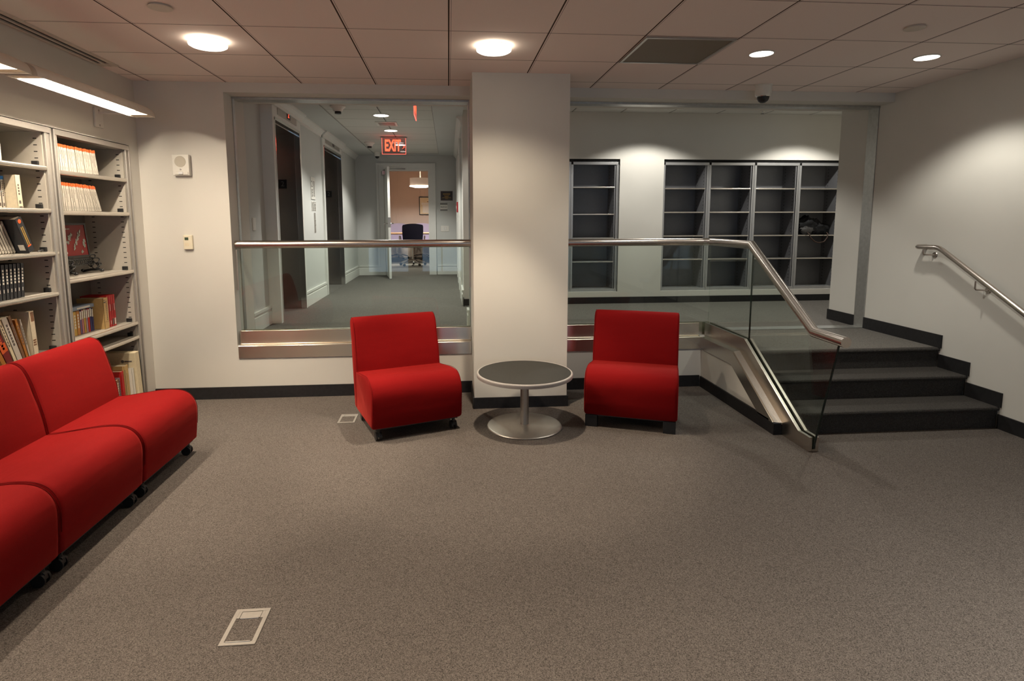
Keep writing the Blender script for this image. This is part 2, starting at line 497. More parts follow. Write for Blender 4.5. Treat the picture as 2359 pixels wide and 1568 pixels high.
CREAMB = plain('cream_cover', (0.72, 0.62, 0.42)); TANB = plain('tan_cover', (0.50, 0.33, 0.13)); REDB = plain('red_cover', (0.45, 0.012, 0.012))
DRED = plain('dark_red_cover', (0.16, 0.012, 0.012)); ORB = plain('orange_brown_cover', (0.42, 0.17, 0.03)); BRN = plain('brown_cover', (0.20, 0.10, 0.05))
PURP = plain('purple_cover', (0.14, 0.08, 0.20)); BLUEC = plain('blue_grey_cover', (0.16, 0.20, 0.26)); DBLUE = plain('dark_blue_cover', (0.03, 0.035, 0.13))
YELB = plain('ochre_cover', (0.45, 0.28, 0.05)); PINKB = plain('pink_cover', (0.42, 0.16, 0.16)); MAUVE = plain('mauve_cover', (0.33, 0.22, 0.26))
PICRED = plain('picture_red', (0.24, 0.010, 0.010))
MARKL = mat('soft_book_print', (0.24, 0.21, 0.18), 0.6, noise=(80, 0.1))
NAVYF = mat('navy_fabric', (0.018, 0.018, 0.035), 0.8, noise=(300, 0.2), spec=0.15)
LAVF = mat('lavender_fabric', (0.30, 0.27, 0.38), 0.8, noise=(300, 0.08), spec=0.15)
WOOD = wood_mat('table_wood', (0.30, 0.17, 0.09), (0.38, 0.23, 0.13))
WOODD = wood_mat('dark_wood', (0.10, 0.035, 0.015), (0.16, 0.06, 0.03))
SHADEF = mat('drum_shade', (0.72, 0.60, 0.50), 0.7, noise=(200, 0.05), emit=((1.0, 0.75, 0.55), 0.12))
SHADEL = mat('shade_diffuser', (0.9, 0.85, 0.8), 0.4, noise=(5, 0.02), emit=((1.0, 0.90, 0.75), 9.0))
BAGF = mat('black_nylon', (0.004, 0.004, 0.005), 0.8, noise=(30, 0.3), bump=(40, 0.5))
BAGG = mat('grey_bag_print', (0.05, 0.047, 0.045), 0.6, noise=(30, 0.3))
BROWNL = mat('brown_strap', (0.05, 0.026, 0.017), 0.6, noise=(60, 0.2))
TEALG = mat('silver_frond', (0.33, 0.36, 0.32), 0.35, 0.3, noise=(60, 0.3))

# ------------------------------------------------------------------ the setting
ZL = 0.485            # upper floor
ZC = 2.68             # lounge ceiling
XL, XR, YB = -2.545, 4.05, 5.07
YBACK = -6.0
struct(MB().box(XL-0.4, XR+0.15, YBACK, YB+0.1, -0.1, 0).build('floor', CARPET))
f2 = MB().box(-2.4, 0.30, 5.18, 11.55, 0.3, ZL)
f2.box(0.30, 6.0, 5.18, 7.5, 0.3, ZL).box(2.452, XR, 4.40, 5.18, 0.3, ZL)
struct(f2.build('floor_upper', CARPET_UP))
struct(MB().box(XL-0.4, XR+0.15, YBACK, YB+0.02, ZC, ZC+0.1).build('ceiling', CEIL))
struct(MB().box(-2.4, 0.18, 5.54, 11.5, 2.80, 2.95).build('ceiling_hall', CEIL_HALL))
struct(MB().box(0.18, 6.0, 5.54, 7.5, 2.86, 2.95).build('ceiling_bay', CEIL_BAY))
# flat plaster border around the hall tiles
bd = MB().box(-2.4, -1.39, 5.54, 11.5, 2.792, 2.80).box(-0.171, 0.18, 5.54, 11.5, 2.792, 2.80).box(-1.39, -0.171, 11.13, 11.5, 2.792, 2.80)
struct(bd.build('trim_1', PAINT_HALL))

# left wall with the bookcase niche
wl = MB().box(XL-0.4, XL, YBACK, 5.54, 2.148, ZC).box(XL-0.4, XL, 4.935, 5.54, 0, 2.148).box(XL-0.4, XL, YBACK, 3.11, 0, 2.148)
wl.box(XL-0.4, XL-0.36, 3.11, 4.935, 0, 2.148)
struct(wl.build('wall_left', PAINT))
# back wall: solid left part, sill walls, headers; reveals 0.47 deep
wb = MB().box(XL, -1.84, YB, 5.54, 0, ZC).box(-1.84, 0.195, YB, 5.54, 2.60, 2.95).box(0.965, XR, YB, 5.54, 2.60, 2.95)
wb.box(-1.84, 0.195, YB, 5.18, 0, 0.47).box(0.965, 2.45, YB, 5.18, 0, 0.47)
wb.box(XL, -1.84, YB, 5.54, ZC, 2.95)
struct(wb.build('wall_back', PAINT))
struct(MB().box(0.195, 0.966, 4.605, 5.54, 0.0, 2.95).build('wall_pillar', PAINT, bevel=0.003))
struct(MB().box(XR, XR+0.15, YBACK, 5.78, 0, 2.95).box(XR+0.15, 6.0, 5.63, 5.78, 0, 2.95).build('wall_right', PAINT))
# window wall far behind the camera, daylight outside
ww = MB()
wins = [(-2.3, -1.1), (-0.8, 0.4), (0.7, 1.9), (2.2, 3.4)]
ww.box(XL-0.4, XR+0.15, YBACK-0.2, YBACK, 0, 0.06).box(XL-0.4, XR+0.15, YBACK-0.2, YBACK, 2.3, ZC)
xs = [XL-0.4]+[q for w in wins for q in w]+[XR+0.15]
for i in range(0, len(xs), 2): ww.box(xs[i], xs[i+1], YBACK-0.2, YBACK, 0.06, 2.3)
struct(ww.build('wall_front', PAINT))
for i, (a, b) in enumerate(wins):
    w = MB()
    for x0, x1, z0, z1 in ((a, b, 0.06, 0.11), (a, b, 2.25, 2.3), (a, a+0.05, 0.11, 2.25), (b-0.05, b, 0.11, 2.25), (a+0.05, b-0.05, 1.5, 1.54), ((a+b)/2-0.02, (a+b)/2+0.02, 0.11, 1.5)):
        w.box(x0, x1, YBACK-0.15, YBACK-0.08, z0, z1)
    fr = struct(w.build('window_%d' % (i+1), TRIMW))
    MB().box(a+0.05, b-0.05, YBACK-0.12, YBACK-0.11, 0.11, 2.25).build('window_pane', WINGLASS, fr)

# baseboards of the lounge
struct(MB().box(XL, 0.195, YB-0.012, YB, 0, 0.105).box(0.966, 2.315, YB-0.012, YB, 0, 0.105).build('baseboard_back', BASEB))
pb = MB().box(0.185, 0.976, 4.594, 4.605, 0, 0.092).box(0.185, 0.195, 4.605, YB, 0, 0.092).box(0.966, 0.976, 4.605, YB, 0, 0.092)
struct(pb.build('baseboard_pillar', BASEB))
NOSE = (3.80, 4.083, 4.355)
RZ = (0.162, 0.323, ZL)
BH = 0.108
br = MB().box(XR-0.012, XR, YBACK, NOSE[0]+0.005, 0, BH)
for i in range(3):
    y1 = NOSE[i+1]+0.005 if i < 2 else 5.25
    br.box(XR-0.012, XR, NOSE[i]-0.012, y1, RZ[i], RZ[i]+BH)
br.box(XR-0.012, XR, 5.385, 5.792, ZL, ZL+BH)
struct(br.build('baseboard_right', BASEB))
# stairs
st = MB()
for i in range(3):
    y, z = NOSE[i], RZ[i]; zb = 0 if i == 0 else RZ[i-1]
    yn = NOSE[i+1]+0.02 if i < 2 else 4.40
    prof = [(y+0.018, zb), (y+0.018, z-0.034), (y+0.004, z-0.026), (y, z-0.014), (y+0.004, z-0.004), (y+0.014, z), (yn+0.3 if i < 2 else yn, z), (yn+0.3 if i < 2 else yn, zb)]
    st.prism(prof, 'x', 2.452, XR)
struct(st.build('stairs', CARPET_RIB))
# metal threshold strip on the landing, door tracks around both openings
struct(MB().box(2.452, XR, 5.25, 5.385, ZL, ZL+0.006).build('trim_2', TRACK))
tk = MB().box(0.966, XR, 5.25, 5.385, 2.588, 2.600).box(XR-0.008, XR, 5.25, 5.385, ZL, 2.588)
tk.box(0.966, XR, 5.243, 5.25, 2.580, 2.600)
struct(tk.build('trim_3', TRACK, bevel=0.001))
tk = MB().box(-1.84, 0.195, 5.255, 5.42, 2.588, 2.600).box(-1.84, -1.832, 5.255, 5.30, ZL, 2.588).box(0.187, 0.195, 5.255, 5.42, ZL, 2.588)
tk.box(-1.84, 0.195, 5.248, 5.255, 2.582, 2.600)
struct(tk.build('trim_4', TRACK, bevel=0.001))

# ------------------------------------------------------------------ upper hall
wh = MB().box(-2.4, -1.86, 5.54, 6.13, 0.3, 2.95).box(-2.4, -1.77, 7.12, 8.45, 0.3, 2.95).box(-2.4, -1.77, 9.77, 11.55, 0.3, 2.95)
wh.box(-2.4, -1.77, 6.13, 7.12, 2.585, 2.95).box(-2.4, -1.77, 8.45, 9.77, 2.60, 2.95)
wh.box(-2.4, -2.1, 6.13, 7.12, 0.3, 2.585).box(-2.4, -2.1, 8.45, 9.77, 0.3, 2.60)
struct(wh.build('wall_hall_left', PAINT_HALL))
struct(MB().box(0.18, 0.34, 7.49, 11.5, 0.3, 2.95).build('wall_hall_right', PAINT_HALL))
OX0, OX1, OZ = -1.235, -0.385, 2.50
wf = MB().box(-2.4, OX0, 11.4, 11.55, 0.3, 2.95).box(OX1, 0.34, 11.4, 11.55, 0.3, 2.95).box(OX0, OX1, 11.4, 11.55, OZ, 2.95)
struct(wf.build('wall_hall_end', PAINT_HALL))
def stepped_base(mb, a, b, axis, face, sgn, z0=ZL, h=0.19):
    """white two-step baseboard; face = wall plane, sgn = side it stands out to"""
    for d, zz0, zz1 in ((0.022, 0, h*0.72), (0.014, h*0.72, h*0.86), (0.024, h*0.86, h)):
        f0, f1 = sorted((face, face+sgn*d))
        if axis == 'y': mb.box(f0, f1, a, b, z0+zz0, z0+zz1)
        else: mb.box(a, b, f0, f1, z0+zz0, z0+zz1)
bb = MB()
for a, b, xf in ((5.54, 6.08, -1.86), (7.20, 8.38, -1.77), (9.84, 11.4, -1.77)): stepped_base(bb, a, b, 'y', xf, 1)
struct(bb.build('baseboard_hall_left', TRIMW))
bb = MB(); stepped_base(bb, 7.17, 11.4, 'y', 0.18, -1)
struct(bb.build('baseboard_hall_right', TRIMW))
bb = MB(); stepped_base(bb, -1.77, OX0-0.13, 'x', 11.4, -1); stepped_base(bb, OX1+0.16, 0.18, 'x', 11.4, -1)
struct(bb.build('baseboard_hall_end', TRIMW))
bb = MB(); stepped_base(bb, 5.55, 5.74, 'y', 0.195, -1)
struct(bb.build('baseboard_pillar_rear', TRIMW))
# crown moulding
cr = MB()
for a, b, xf in ((5.54, 6.08, -1.86), (6.08, 7.20, -1.74), (7.20, 8.38, -1.77), (8.38, 9.84, -1.74), (9.84, 11.4, -1.77)):
    cr.prism([(xf, 2.70), (xf+0.018, 2.70), (xf+0.022, 2.73), (xf+0.05, 2.765), (xf+0.07, 2.775), (xf+0.07, 2.792), (xf, 2.792)], 'y', a, b)
cr.prism([(0.18, 2.70), (0.162, 2.70), (0.158, 2.73), (0.13, 2.765), (0.11, 2.775), (0.11, 2.792), (0.18, 2.792)], 'y', 7.15, 11.4)
struct(cr.build('trim_5', TRIMW))

def elevator(y0, y1, ztop, label, digit_on, xf=-1.77):
    t = thing('elevator', label, 'elevator', (-1.77, (y0+y1)/2, ZL), 0, 'elevators along the hall')
    o = Vector(t.location)
    def L(mb): mb.v = [(a-o.x, b-o.y, c-o.z) for a, b, c in mb.v]; return mb
    s = MB().box(-1.87, -1.742, y0-0.075, y0-0.012, ZL, ztop+0.03).box(-1.87, -1.742, y1+0.012, y1+0.075, ZL, ztop+0.03)
    s.box(-1.87, -1.742, y0-0.075, y1+0.075, ztop+0.03, 2.70)
    L(s).build('surround', TRIMW, t)
    fr = MB().box(-1.80, -1.736, y0-0.014, y0, ZL, ztop+0.03).box(-1.80, -1.736, y1, y1+0.014, ZL, ztop+0.03).box(-1.80, -1.736, y0-0.014, y1+0.014, ztop, ztop+0.034)
    L(fr).build('frame', CHROME, t, bevel=0.002)
    j = MB().box(-2.10, -1.80, y1-0.006, y1+0.002, ZL, ztop).box(-2.10, -1.80, y0-0.002, y0+0.006, ZL, ztop).box(-2.10, -1.80, y0, y1, ztop-0.006, ztop+0.002)
    L(j).build('jamb_lining', MIRROR, t)
    ym = (y0+y1)/2
    for a, b in ((y0, ym-0.002), (ym+0.002, y1)):
        L(MB().box(-2.095, -2.07, a, b, ZL, ztop)).build('door_panel', MIRROR, t)
    p = L(MB().box(-2.00, -1.905, y1-0.012, y1-0.006, 1.925, 2.03)).build('floor_plate', BLACK, t)
    writing('numeral', '2', 0.085, SIGNGREY, p, (-1.9525-o.x, y1-0.0135-o.y, 1.977-o.z), (PI/2, 0, 0))
    ip = L(MB().box(-1.742, -1.734, y0+0.10, y1-0.12, ztop+0.07, ztop+0.19)).build('indicator_panel', ALU, t, bevel=0.002)
    dm = L(MB().box(-1.734, -1.732, ym-0.05, ym+0.09, ztop+0.085, ztop+0.175)).build('indicator_screen', BLACK, ip)
    writing('numeral', '2', 0.085, REDLIT if digit_on else REDPL, ip, (-1.7315-o.x, ym+0.02-o.y, ztop+0.13-o.z), (PI/2, 0, PI/2))
    return t
elevator(6.145, 7.105, 2.56, 'nearer elevator opening with the glowing red floor display', True)
elevator(8.465, 9.755, 2.575, 'farther elevator opening nearer the hall end with unlit display', False)

def wall_sign(name, label, y0, y1, z0, z1, rows, x=-1.77, big=None):
    t = thing(name, label, 'sign', (x, (y0+y1)/2, (z0+z1)/2))
    MB().box(0, 0.004, y0-t.location.y, y1-t.location.y, z0-t.location.z, z1-t.location.z).build('sign_panel', WHITEP, t)
    if big:
        writing('numeral', big, (z1-z0)*0.4, SIGNTXT, t, (0.0055, -(y1-y0)*0.2, (z1-z0)*0.18), (PI/2, 0, PI/2))
    m = MB()
    for (a, b, c, d) in rows:
        m.box(0.004, 0.0055, -(y1-y0)/2+a*(y1-y0), -(y1-y0)/2+b*(y1-y0), -(z1-z0)/2+c*(z1-z0), -(z1-z0)/2+d*(z1-z0))
    m.build('sign_print', SIGNTXT, t)
    return t
rows = [(0, 0.02, 0, 1), (0, 0.9, 0, 0.015)]+[(0.18, 0.36+0.1*(k % 2), 0.12+0.06*k, 0.15+0.06*k) for k in range(6)]
rows2 = [(0.62, 0.9, 0.15+0.035*k, 0.165+0.035*k) for k in range(20)]
wall_sign('floor_sign', 'white floor sign with a large 2, topmost between the elevators', 7.69, 7.93, 1.82, 2.11, rows+rows2, big='2')
rows = [(0, 0.02, 0, 1), (0.48, 0.5, 0, 1)]+[(0.12, 0.4, 0.06+0.13*k, 0.12+0.13*k) for k in range(7)]+[(0.6, 0.9, 0.06+0.16*k, 0.14+0.16*k) for k in range(5)]+[(0.55, 0.95, 0.9, 0.94)]
wall_sign('evacuation_sign', 'small white pictogram sign below the floor sign', 7.71, 7.95, 1.675, 1.795, rows)
c = thing('call_button_panel', 'narrow steel elevator call plate below the pictogram sign', 'call panel', (-1.77, 7.86, 1.52))
MB().box(0, 0.006, -0.035, 0.035, -0.13, 0.13).build('face_plate', ALU, c, bevel=0.002)
for z in (-0.03, 0.03):
    MB().cyl((0.006, 0, z), (0.010, 0, z), 0.012, 16).build('button', CHROME, c)
c = tag(MB().box(-1.86, -1.848, 5.675, 5.745, 1.455, 1.575).build('wall_plate', WHITEP, bevel=0.003), 'blank white wall plate left of the nearer elevator', 'wall plate')

# hall end wall: casing, open door, plaques, switch
cs = MB()
for d, w0, w1 in ((0.018, 0, 0.14), (0.03, 0.10, 0.14), (0.026, 0.0, 0.03)):
    pass
for d, w0, w1 in ((0.026, 0.0, 0.03), (0.018, 0.03, 0.10), (0.032, 0.10, 0.14)):
    cs.box(OX0-w1, OX0-w0, 11.4-d, 11.4, ZL, OZ+w0).box(OX1+w0, OX1+w1, 11.4-d, 11.4, ZL, OZ+w0).box(OX0-w1, OX1+w1, 11.4-d, 11.4, OZ+w0, OZ+w1)
cs.box(OX0-0.002, OX0, 11.4, 11.55, ZL, OZ).box(OX1, OX1+0.002, 11.4, 11.55, ZL, OZ)
cs.box(OX1+0.001, OX1+0.141, 11.362, 11.368, ZL, ZL+0.16).box(OX0-0.141, OX0-0.001, 11.362, 11.368, ZL, ZL+0.16)
struct(cs.build('trim_6', TRIMW))
dr = thing('door_1', 'white hall-end door standing open toward the hall', 'door', (OX0+0.005, 11.38, ZL+0.008), math.radians(-80))
tag(dr, kind='structure')
MB().box(0, 0.845, 0, 0.042, 0, 2.01).build('door_leaf', TRIMW, dr, bevel=0.002)
hd = MB().box(0.80, 0.846, -0.004, 0.046, 0.93, 1.11)
hd.build('lock_plate', CHROME, dr, bevel=0.001)
for s in (-1, 1):
    y = 0.0 if s < 0 else 0.042
    MB().tube([(0.79, y, 1.0), (0.79, y+s*0.05, 1.0), (0.77, y+s*0.06, 1.0), (0.68, y+s*0.06, 1.0)], 0.010, 10).build('lever_handle', CHROME, dr, smooth=True)
MB().box(0.12, 0.40, -0.06, 0.0, 1.90, 1.97).build('door_closer', GREYLT, dr, bevel=0.004)
MB().tube([(0.3, -0.04, 1.985), (0.25, 0.2, 2.02), (0.05, 0.42, 2.04)], 0.010, 8).build('closer_arm', GREYLT, dr)
pq = thing('plaque', 'dark bronze plaque with gold lettering right of the open door', 'plaque', (-0.03, 11.4, 2.02))
MB().box(-0.125, 0.125, -0.012, 0, -0.10, 0.10).build('plate', ALU, pq)
MB().box(-0.115, 0.115, -0.016, -0.012, -0.09, 0.09).build('face', mat('bronze_black', (0.03, 0.022, 0.018), 0.4, noise=(60, 0.2)), pq)
m = MB()
for z, w in ((0.03, 0.07), (0.0, 0.05), (-0.018, 0.04), (-0.036, 0.085), (-0.055, 0.03)):
    n = int(w/0.007)
    for k in range(-n, n): m.box(k*0.007, k*0.007+0.005, -0.0175, -0.016, z-0.004, z+(0.012 if z > 0.02 else 0.004))
m.build('lettering', GOLD, pq)
sg = thing('room_sign', 'small white and grey room name sign under the plaque', 'sign', (-0.088, 11.4, 1.805))
MB().box(-0.07, 0.07, -0.008, 0, -0.072, 0.072).build('panel', WHITEP, sg)
MB().box(-0.07, 0.07, -0.010, -0.008, 0.045, 0.072).box(-0.07, 0.07, -0.010, -0.008, -0.072, -0.045).build('band', SIGNGREY, sg)
writing('lettering', 'Boardroom', 0.026, SIGNTXT, sg, (0, -0.010, 0.0), (PI/2, 0, 0), bold=0.0006)
sw = thing('light_switch', 'white double light switch plate right of the door', 'switch', (-0.072, 11.4, 1.384))
MB().box(-0.078, 0.078, -0.007, 0, -0.057, 0.057).build('plate', WHITEP, sw, bevel=0.003)
for x in (-0.045, -0.003): MB().box(x, x+0.028, -0.011, -0.007, -0.03, 0.03).build('rocker', TRIMW, sw, bevel=0.002)
# right hall wall fittings, seen at a glancing angle
for i, (a, b) in enumerate(((7.9, 8.8), (9.9, 10.8))):
    m = MB().box(0.15, 0.18, a-0.11, a, ZL, 2.62).box(0.15, 0.18, b, b+0.11, ZL, 2.62).box(0.15, 0.18, a-0.11, b+0.11, 2.52, 2.62)
    q = struct(m.build('door_%d' % (i+2), TRIMW, bevel=0.004))
    MB().box(0.168, 0.178, a, b, ZL, 2.52).build('door_leaf', TRIMW, q)
pl = thing('fire_alarm_pull', 'red fire alarm pull box on the right hall wall', 'alarm', (0.18, 9.15, 1.75))
MB().box(-0.05, 0, -0.06, 0.06, -0.08, 0.08).build('body', REDPL, pl, bevel=0.006)
MB().box(-0.06, -0.05, -0.035, 0.035, -0.02, 0.02).build('handle', WHITEP, pl, bevel=0.002)

# exit signs
def exit_sign(label, loc, rz, wtext=True):
    t = thing('exit_sign', label, 'exit sign', loc, rz, 'red exit signs in the hall')
    MB().box(-0.20, 0.20, -0.03, 0.03, -0.012, 0).build('ceiling_plate', ALU, t, bevel=0.003)
    MB().box(-0.175, 0.175, -0.004, 0.004, -0.245, -0.012).build('acrylic_panel', ACRYLIC, t)
    e = 0.005
    MB().box(-0.175-e, -0.175, -0.004, 0.004, -0.25, -0.012).box(0.175, 0.175+e, -0.004, 0.004, -0.25, -0.012).box(-0.175, 0.175, -0.004, 0.004, -0.25, -0.245).build('lit_edge', REDEDGE, t)
    writing('lettering', 'EXIT', 0.235, REDLIT, t, (-0.018, -0.006, -0.128), (PI/2, 0, 0), bold=0.006, scale=(0.50, 1, 1))
    m = MB().add([(0.125, -0.006, -0.115), (0.155, -0.006, -0.14), (0.125, -0.006, -0.165), (0.133, -0.006, -0.165), (0.165, -0.006, -0.14), (0.133, -0.006, -0.115)], [(0, 1, 4, 5), (1, 2, 3, 4)])
    m.build('arrow', REDLIT, t)
    return t
exit_sign('lit red EXIT sign facing the lounge in the middle of the hall ceiling', (-0.81, 9.0, 2.792), 0)
exit_sign('red lit exit sign seen edge-on near the hall entrance', (-0.312, 5.83, 2.792), math.radians(90))

# ------------------------------------------------------------------ ceiling fittings
def flush_light(label, loc, r, power, color, m, group, rim=WHITEP, zc=None):
    t = thing('downlight', label, 'ceiling light', loc, 0, group)
    MB().lathe([(r*1.08, 0.0), (r*1.10, -0.005), (r*1.0, -0.008), (r*1.0, 0.0)]).build('trim_ring', rim, t, smooth=True)
    MB().lathe([(0.0, -0.0035), (r*0.6, -0.004), (r*0.995, -0.003), (r*0.995, 0.0)]).build('lens', m, t, smooth=True)
    spot((0, 0, -0.06), power, color, t, 124, 0.45)
    return t
def dome_light(label, loc, power, wide):
    t = thing('dome_light', label, 'ceiling light', loc, 0, 'warm dome lights')
    r = 0.115
    MB().lathe([(r*0.80, 0.0), (r*0.80, -0.014), (r*0.76, -0.014)]).build('collar', ALU, t, smooth=True)
    pr = [(r*0.80, -0.006), (r*0.93, -0.013), (r*1.0, -0.026), (r*0.985, -0.034), (r*0.88, -0.041), (r*0.5, -0.047), (0.0, -0.049)]
    MB().lathe(pr).build('glass_dome', DOME_WARM, t, smooth=True)
    spot((0, 0, -0.11), power, WARM, t, 66, 0.5)
    spot((0, 0, -0.10), wide, WARM, t, 134, 0.8)
    return t
dome_light('left warm dome ceiling light, above the bookcases', (-1.503, 3.935, ZC), P_DOWN_L, 75)
dome_light('warm dome ceiling light in front of the pillar', (0.310, 3.915, ZC), P_DOWN_L, 50)
flush_light('flush round ceiling light beside the perforated vent', (2.157, 3.952, ZC), 0.076, P_DOWN_R, SOFT, DISC_SOFT, 'flush lounge downlights')
flush_light('flush round ceiling light nearest the right wall', (3.377, 3.96, ZC), 0.076, P_DOWN_R, SOFT, DISC_SOFT, 'flush lounge downlights')
for lab, y in (('first round light in the hall ceiling', 7.18), ('second round light in the hall ceiling, before the exit sign', 8.36), ('round hall ceiling light seen behind the exit sign', 9.9)):
    flush_light(lab, (-0.79, y, 2.80), 0.09, P_HALL, COOL, DISC_SOFT, 'hall downlights')
# lamps of the bay, above the header and out of sight
for x in (2.44, 4.43): spot((x, 6.45, 2.84), P_BAY, COOL, None, 128, 0.3, 0.04)
spot((0.9, 6.4, 2.84), P_BAY*0.5, COOL, None, 128, 0.3, 0.04)

def cover(label, loc, r):
    t = tag(MB().lathe([(r*0.90, 0.0), (r*0.90, -0.007), (r, -0.007), (r, -0.010), (r*0.95, -0.0115), (0.0, -0.012)]).build('sprinkler_cover', SHADEP, smooth=True, loc=loc), label, 'cover plate', 'round cover plates')
    return t
cover('round cover plate on the ceiling above the left dome light', (-1.514, 3.351, ZC), 0.060)
cover('round cover plate on the ceiling near the top right corner', (2.78, 3.368, ZC), 0.057)
v = thing('ceiling_vent', 'square perforated air vent in the ceiling between the lights', 'vent', (1.538, 3.945, ZC))
MB().box(-0.295, 0.295, -0.29, -0.272, -0.010, 0).box(-0.295, 0.295, 0.272, 0.29, -0.010, 0).box(-0.295, -0.277, -0.272, 0.272, -0.010, 0).box(0.277, 0.295, -0.272, 0.272, -0.010, 0).build('frame', ALU, v, bevel=0.001)
MB().box(-0.277, 0.277, -0.272, 0.272, -0.006, 0).build('grille', VENTM, v)
v = thing('linear_diffuser', 'long twin-slot air diffuser along the left wall ceiling edge', 'vent', (-2.46, 2.0, ZC))
MB().box(-0.065, -0.040, -3.5, 2.60, -0.010, 0).box(-0.010, 0.010, -3.5, 2.60, -0.010, 0).box(0.040, 0.065, -3.5, 2.60, -0.010, 0).box(-0.04, 0.04, 2.52, 2.60, -0.008, 0).build('frame', SHADEP, v)
MB().box(-0.040, -0.010, -3.5, 2.52, -0.002, 0).build('slot', GAP, v); MB().box(0.010, 0.040, -3.5, 2.52, -0.002, 0).build('slot', GAP, v)
def dome_camera(label, loc, s=1.0, grp='dome cameras'):
    t = thing('dome_camera', label, 'security camera', loc, 0, grp)
    t.scale = (s, s, s)
    MB().lathe([(0.078, 0.0), (0.078, -0.006), (0.072, -0.008), (0.074, -0.075), (0.068, -0.10), (0.056, -0.106)]).build('housing', WHITEP, t, smooth=True)
    MB().lathe([(0.055, -0.10), (0.053, -0.125), (0.042, -0.148), (0.022, -0.162), (0.0, -0.166)]).build('black_dome', BLACK, t, smooth=True)
    MB().lathe([(0.058, -0.100), (0.060, -0.105), (0.056, -0.110)]).build('ring', CHROME, t, smooth=True)
    return t
dome_camera('white security camera with black dome hanging before the bay', (2.686, 4.86, ZC), 0.9)
dome_camera('small black dome camera at the far end of the hall', (-1.30, 11.0, 2.80), 0.7)
def smoke(label, loc):
    t = thing('smoke_detector', label, 'smoke detector', loc, 0, 'hall smoke detectors')
    MB().lathe([(0.085, 0.0), (0.085, -0.012), (0.06, -0.03), (0.045, -0.06), (0.0, -0.065)]).build('body', WHITEP, t, smooth=True)
    MB().lathe([(0.035, -0.06), (0.035, -0.085), (0.0, -0.09)]).build('sensor', BLACK, t, smooth=True)
smoke('nearer smoke detector on the hall ceiling', (-1.20, 6.65, 2.80))
smoke('farther smoke detector on the hall ceiling, left of the exit sign', (-1.26, 9.66, 2.80))
v = thing('hall_vent', 'small ceiling vent between the two hall lights', 'vent', (-0.785, 7.78, 2.80))
MB().box(-0.135, 0.135, -0.15, -0.12, -0.010, 0).box(-0.135, 0.135, 0.12, 0.15, -0.010, 0).box(-0.135, -0.105, -0.12, 0.12, -0.010, 0).box(0.105, 0.135, -0.12, 0.12, -0.010, 0).build('frame', WHITEP, v)
m = MB()
for k in range(4): m.box(-0.10, 0.10, -0.11+k*0.055, -0.085+k*0.055, -0.008, 0)
m.build('louvre', ALU, v)
tag(MB().lathe([(0.05, 0), (0.05, -0.012), (0.0, -0.014)]).build('sprinkler_cover', SHADEP, smooth=True, loc=(-0.79, 6.56, 2.80)), 'round cover plate on the hall ceiling before its first light', 'cover plate', 'round cover plates')
t = thing('sprinkler', 'small sprinkler head on the bay ceiling', 'sprinkler', (3.83, 6.93, 2.86))
MB().lathe([(0.03, 0), (0.03, -0.006), (0.012, -0.01), (0.008, -0.03)]).build('body', CHROME, t, smooth=True)
MB().lathe([(0.02, -0.034), (0.02, -0.037), (0.0, -0.037)]).build('deflector', BLACK, t)

# fluorescent lamps over the bookcases
def wall_lamp(label, y0, y1, brackets, loc=(0, 0, 0)):
    t = thing('wall_lamp', label, 'wall lamp', (XL, (y0+y1)/2, 2.33), 0, 'lamps over the bookcases')
    x0, x1, zb = 0.225, 0.395, -0.022
    ym = (y0+y1)/2; h = (y1-y0)/2
    out = []; n = 14
    def sec(y, k, inset=0.0):
        o_ = []
        cx = (x0+x1)/2; hw = (x1-x0)/2*k-inset; hh = 0.075*k-inset
        for i in range(n+1):
            a = PI*i/n
            o_.append((cx+hw*math.cos(a), y, zb+hh*math.sin(a)**0.8 if i not in (0, n) else zb))
        return o_
    def ring(y, k):
        a = sec(y, k); b = sec(y, k, 0.004)
        return a+b[::-1]
    MB().sections([ring(-h, 0.95), ring(-h+0.02, 1.0), ring(h-0.10, 1.0), ring(h-0.03, 0.93), ring(h, 0.75)]).build('shade', SHADEP, t, smooth=True)
    MB().box(x0+0.040, x0+0.064, -h+0.09, h-0.10, zb+0.034, zb+0.046).build('tube_lens', TUBE, t)
    for ye in (-h+0.001, h-0.034):
        k = 0.94 if ye < 0 else 0.92
        c = sec(ye, k, 0.003)
        MB().sections([c, [(p[0], p[1]+0.004, p[2]) for p in c]]).build('end_cap', SHADEP, t)
    inner = []
    for y, k in ((-h+0.012, 0.94), (h-0.10, 0.94), (h-0.035, 0.87)):
        a = sec(y, k, 0.002); b = sec(y, k, 0.005)
        inner.append(a+b[::-1])
    MB().sections(inner).build('reflector', REFL, t, smooth=True)
    MB().box(x0+0.012, x1-0.012, -h+0.01, -h+0.085, zb+0.006, zb+0.014).build('end_reflector', CREAMREF, t)
    MB().box(x0+0.02, x1-0.02, h-0.095, h-0.02, zb+0.006, zb+0.014).build('end_reflector', CREAMREF, t)
    for yb in brackets:
        b = MB().box(0, 0.014, yb-0.048-ym, yb+0.048-ym, -0.105, 0.035).build('wall_bracket', WHITEP, t, bevel=0.003)
        MB().tube([(0.012, yb-ym, 0.0), (0.30, yb-ym, 0.002)], 0.009, 10).build('arm', WHITEP, b)
        MB().cyl((0.013, yb-ym, 0.018), (0.016, yb-ym, 0.018), 0.008, 10).cyl((0.013, yb-ym, -0.088), (0.016, yb-ym, -0.088), 0.008, 10).build('screw', ALU, b)
    return t
wall_lamp('right fluorescent wall lamp over the bookcases, its whole tip in view', 3.34, 4.60, (4.54,))
wall_lamp('left fluorescent wall lamp cut off by the picture edge', 2.0, 3.325, (2.3,))

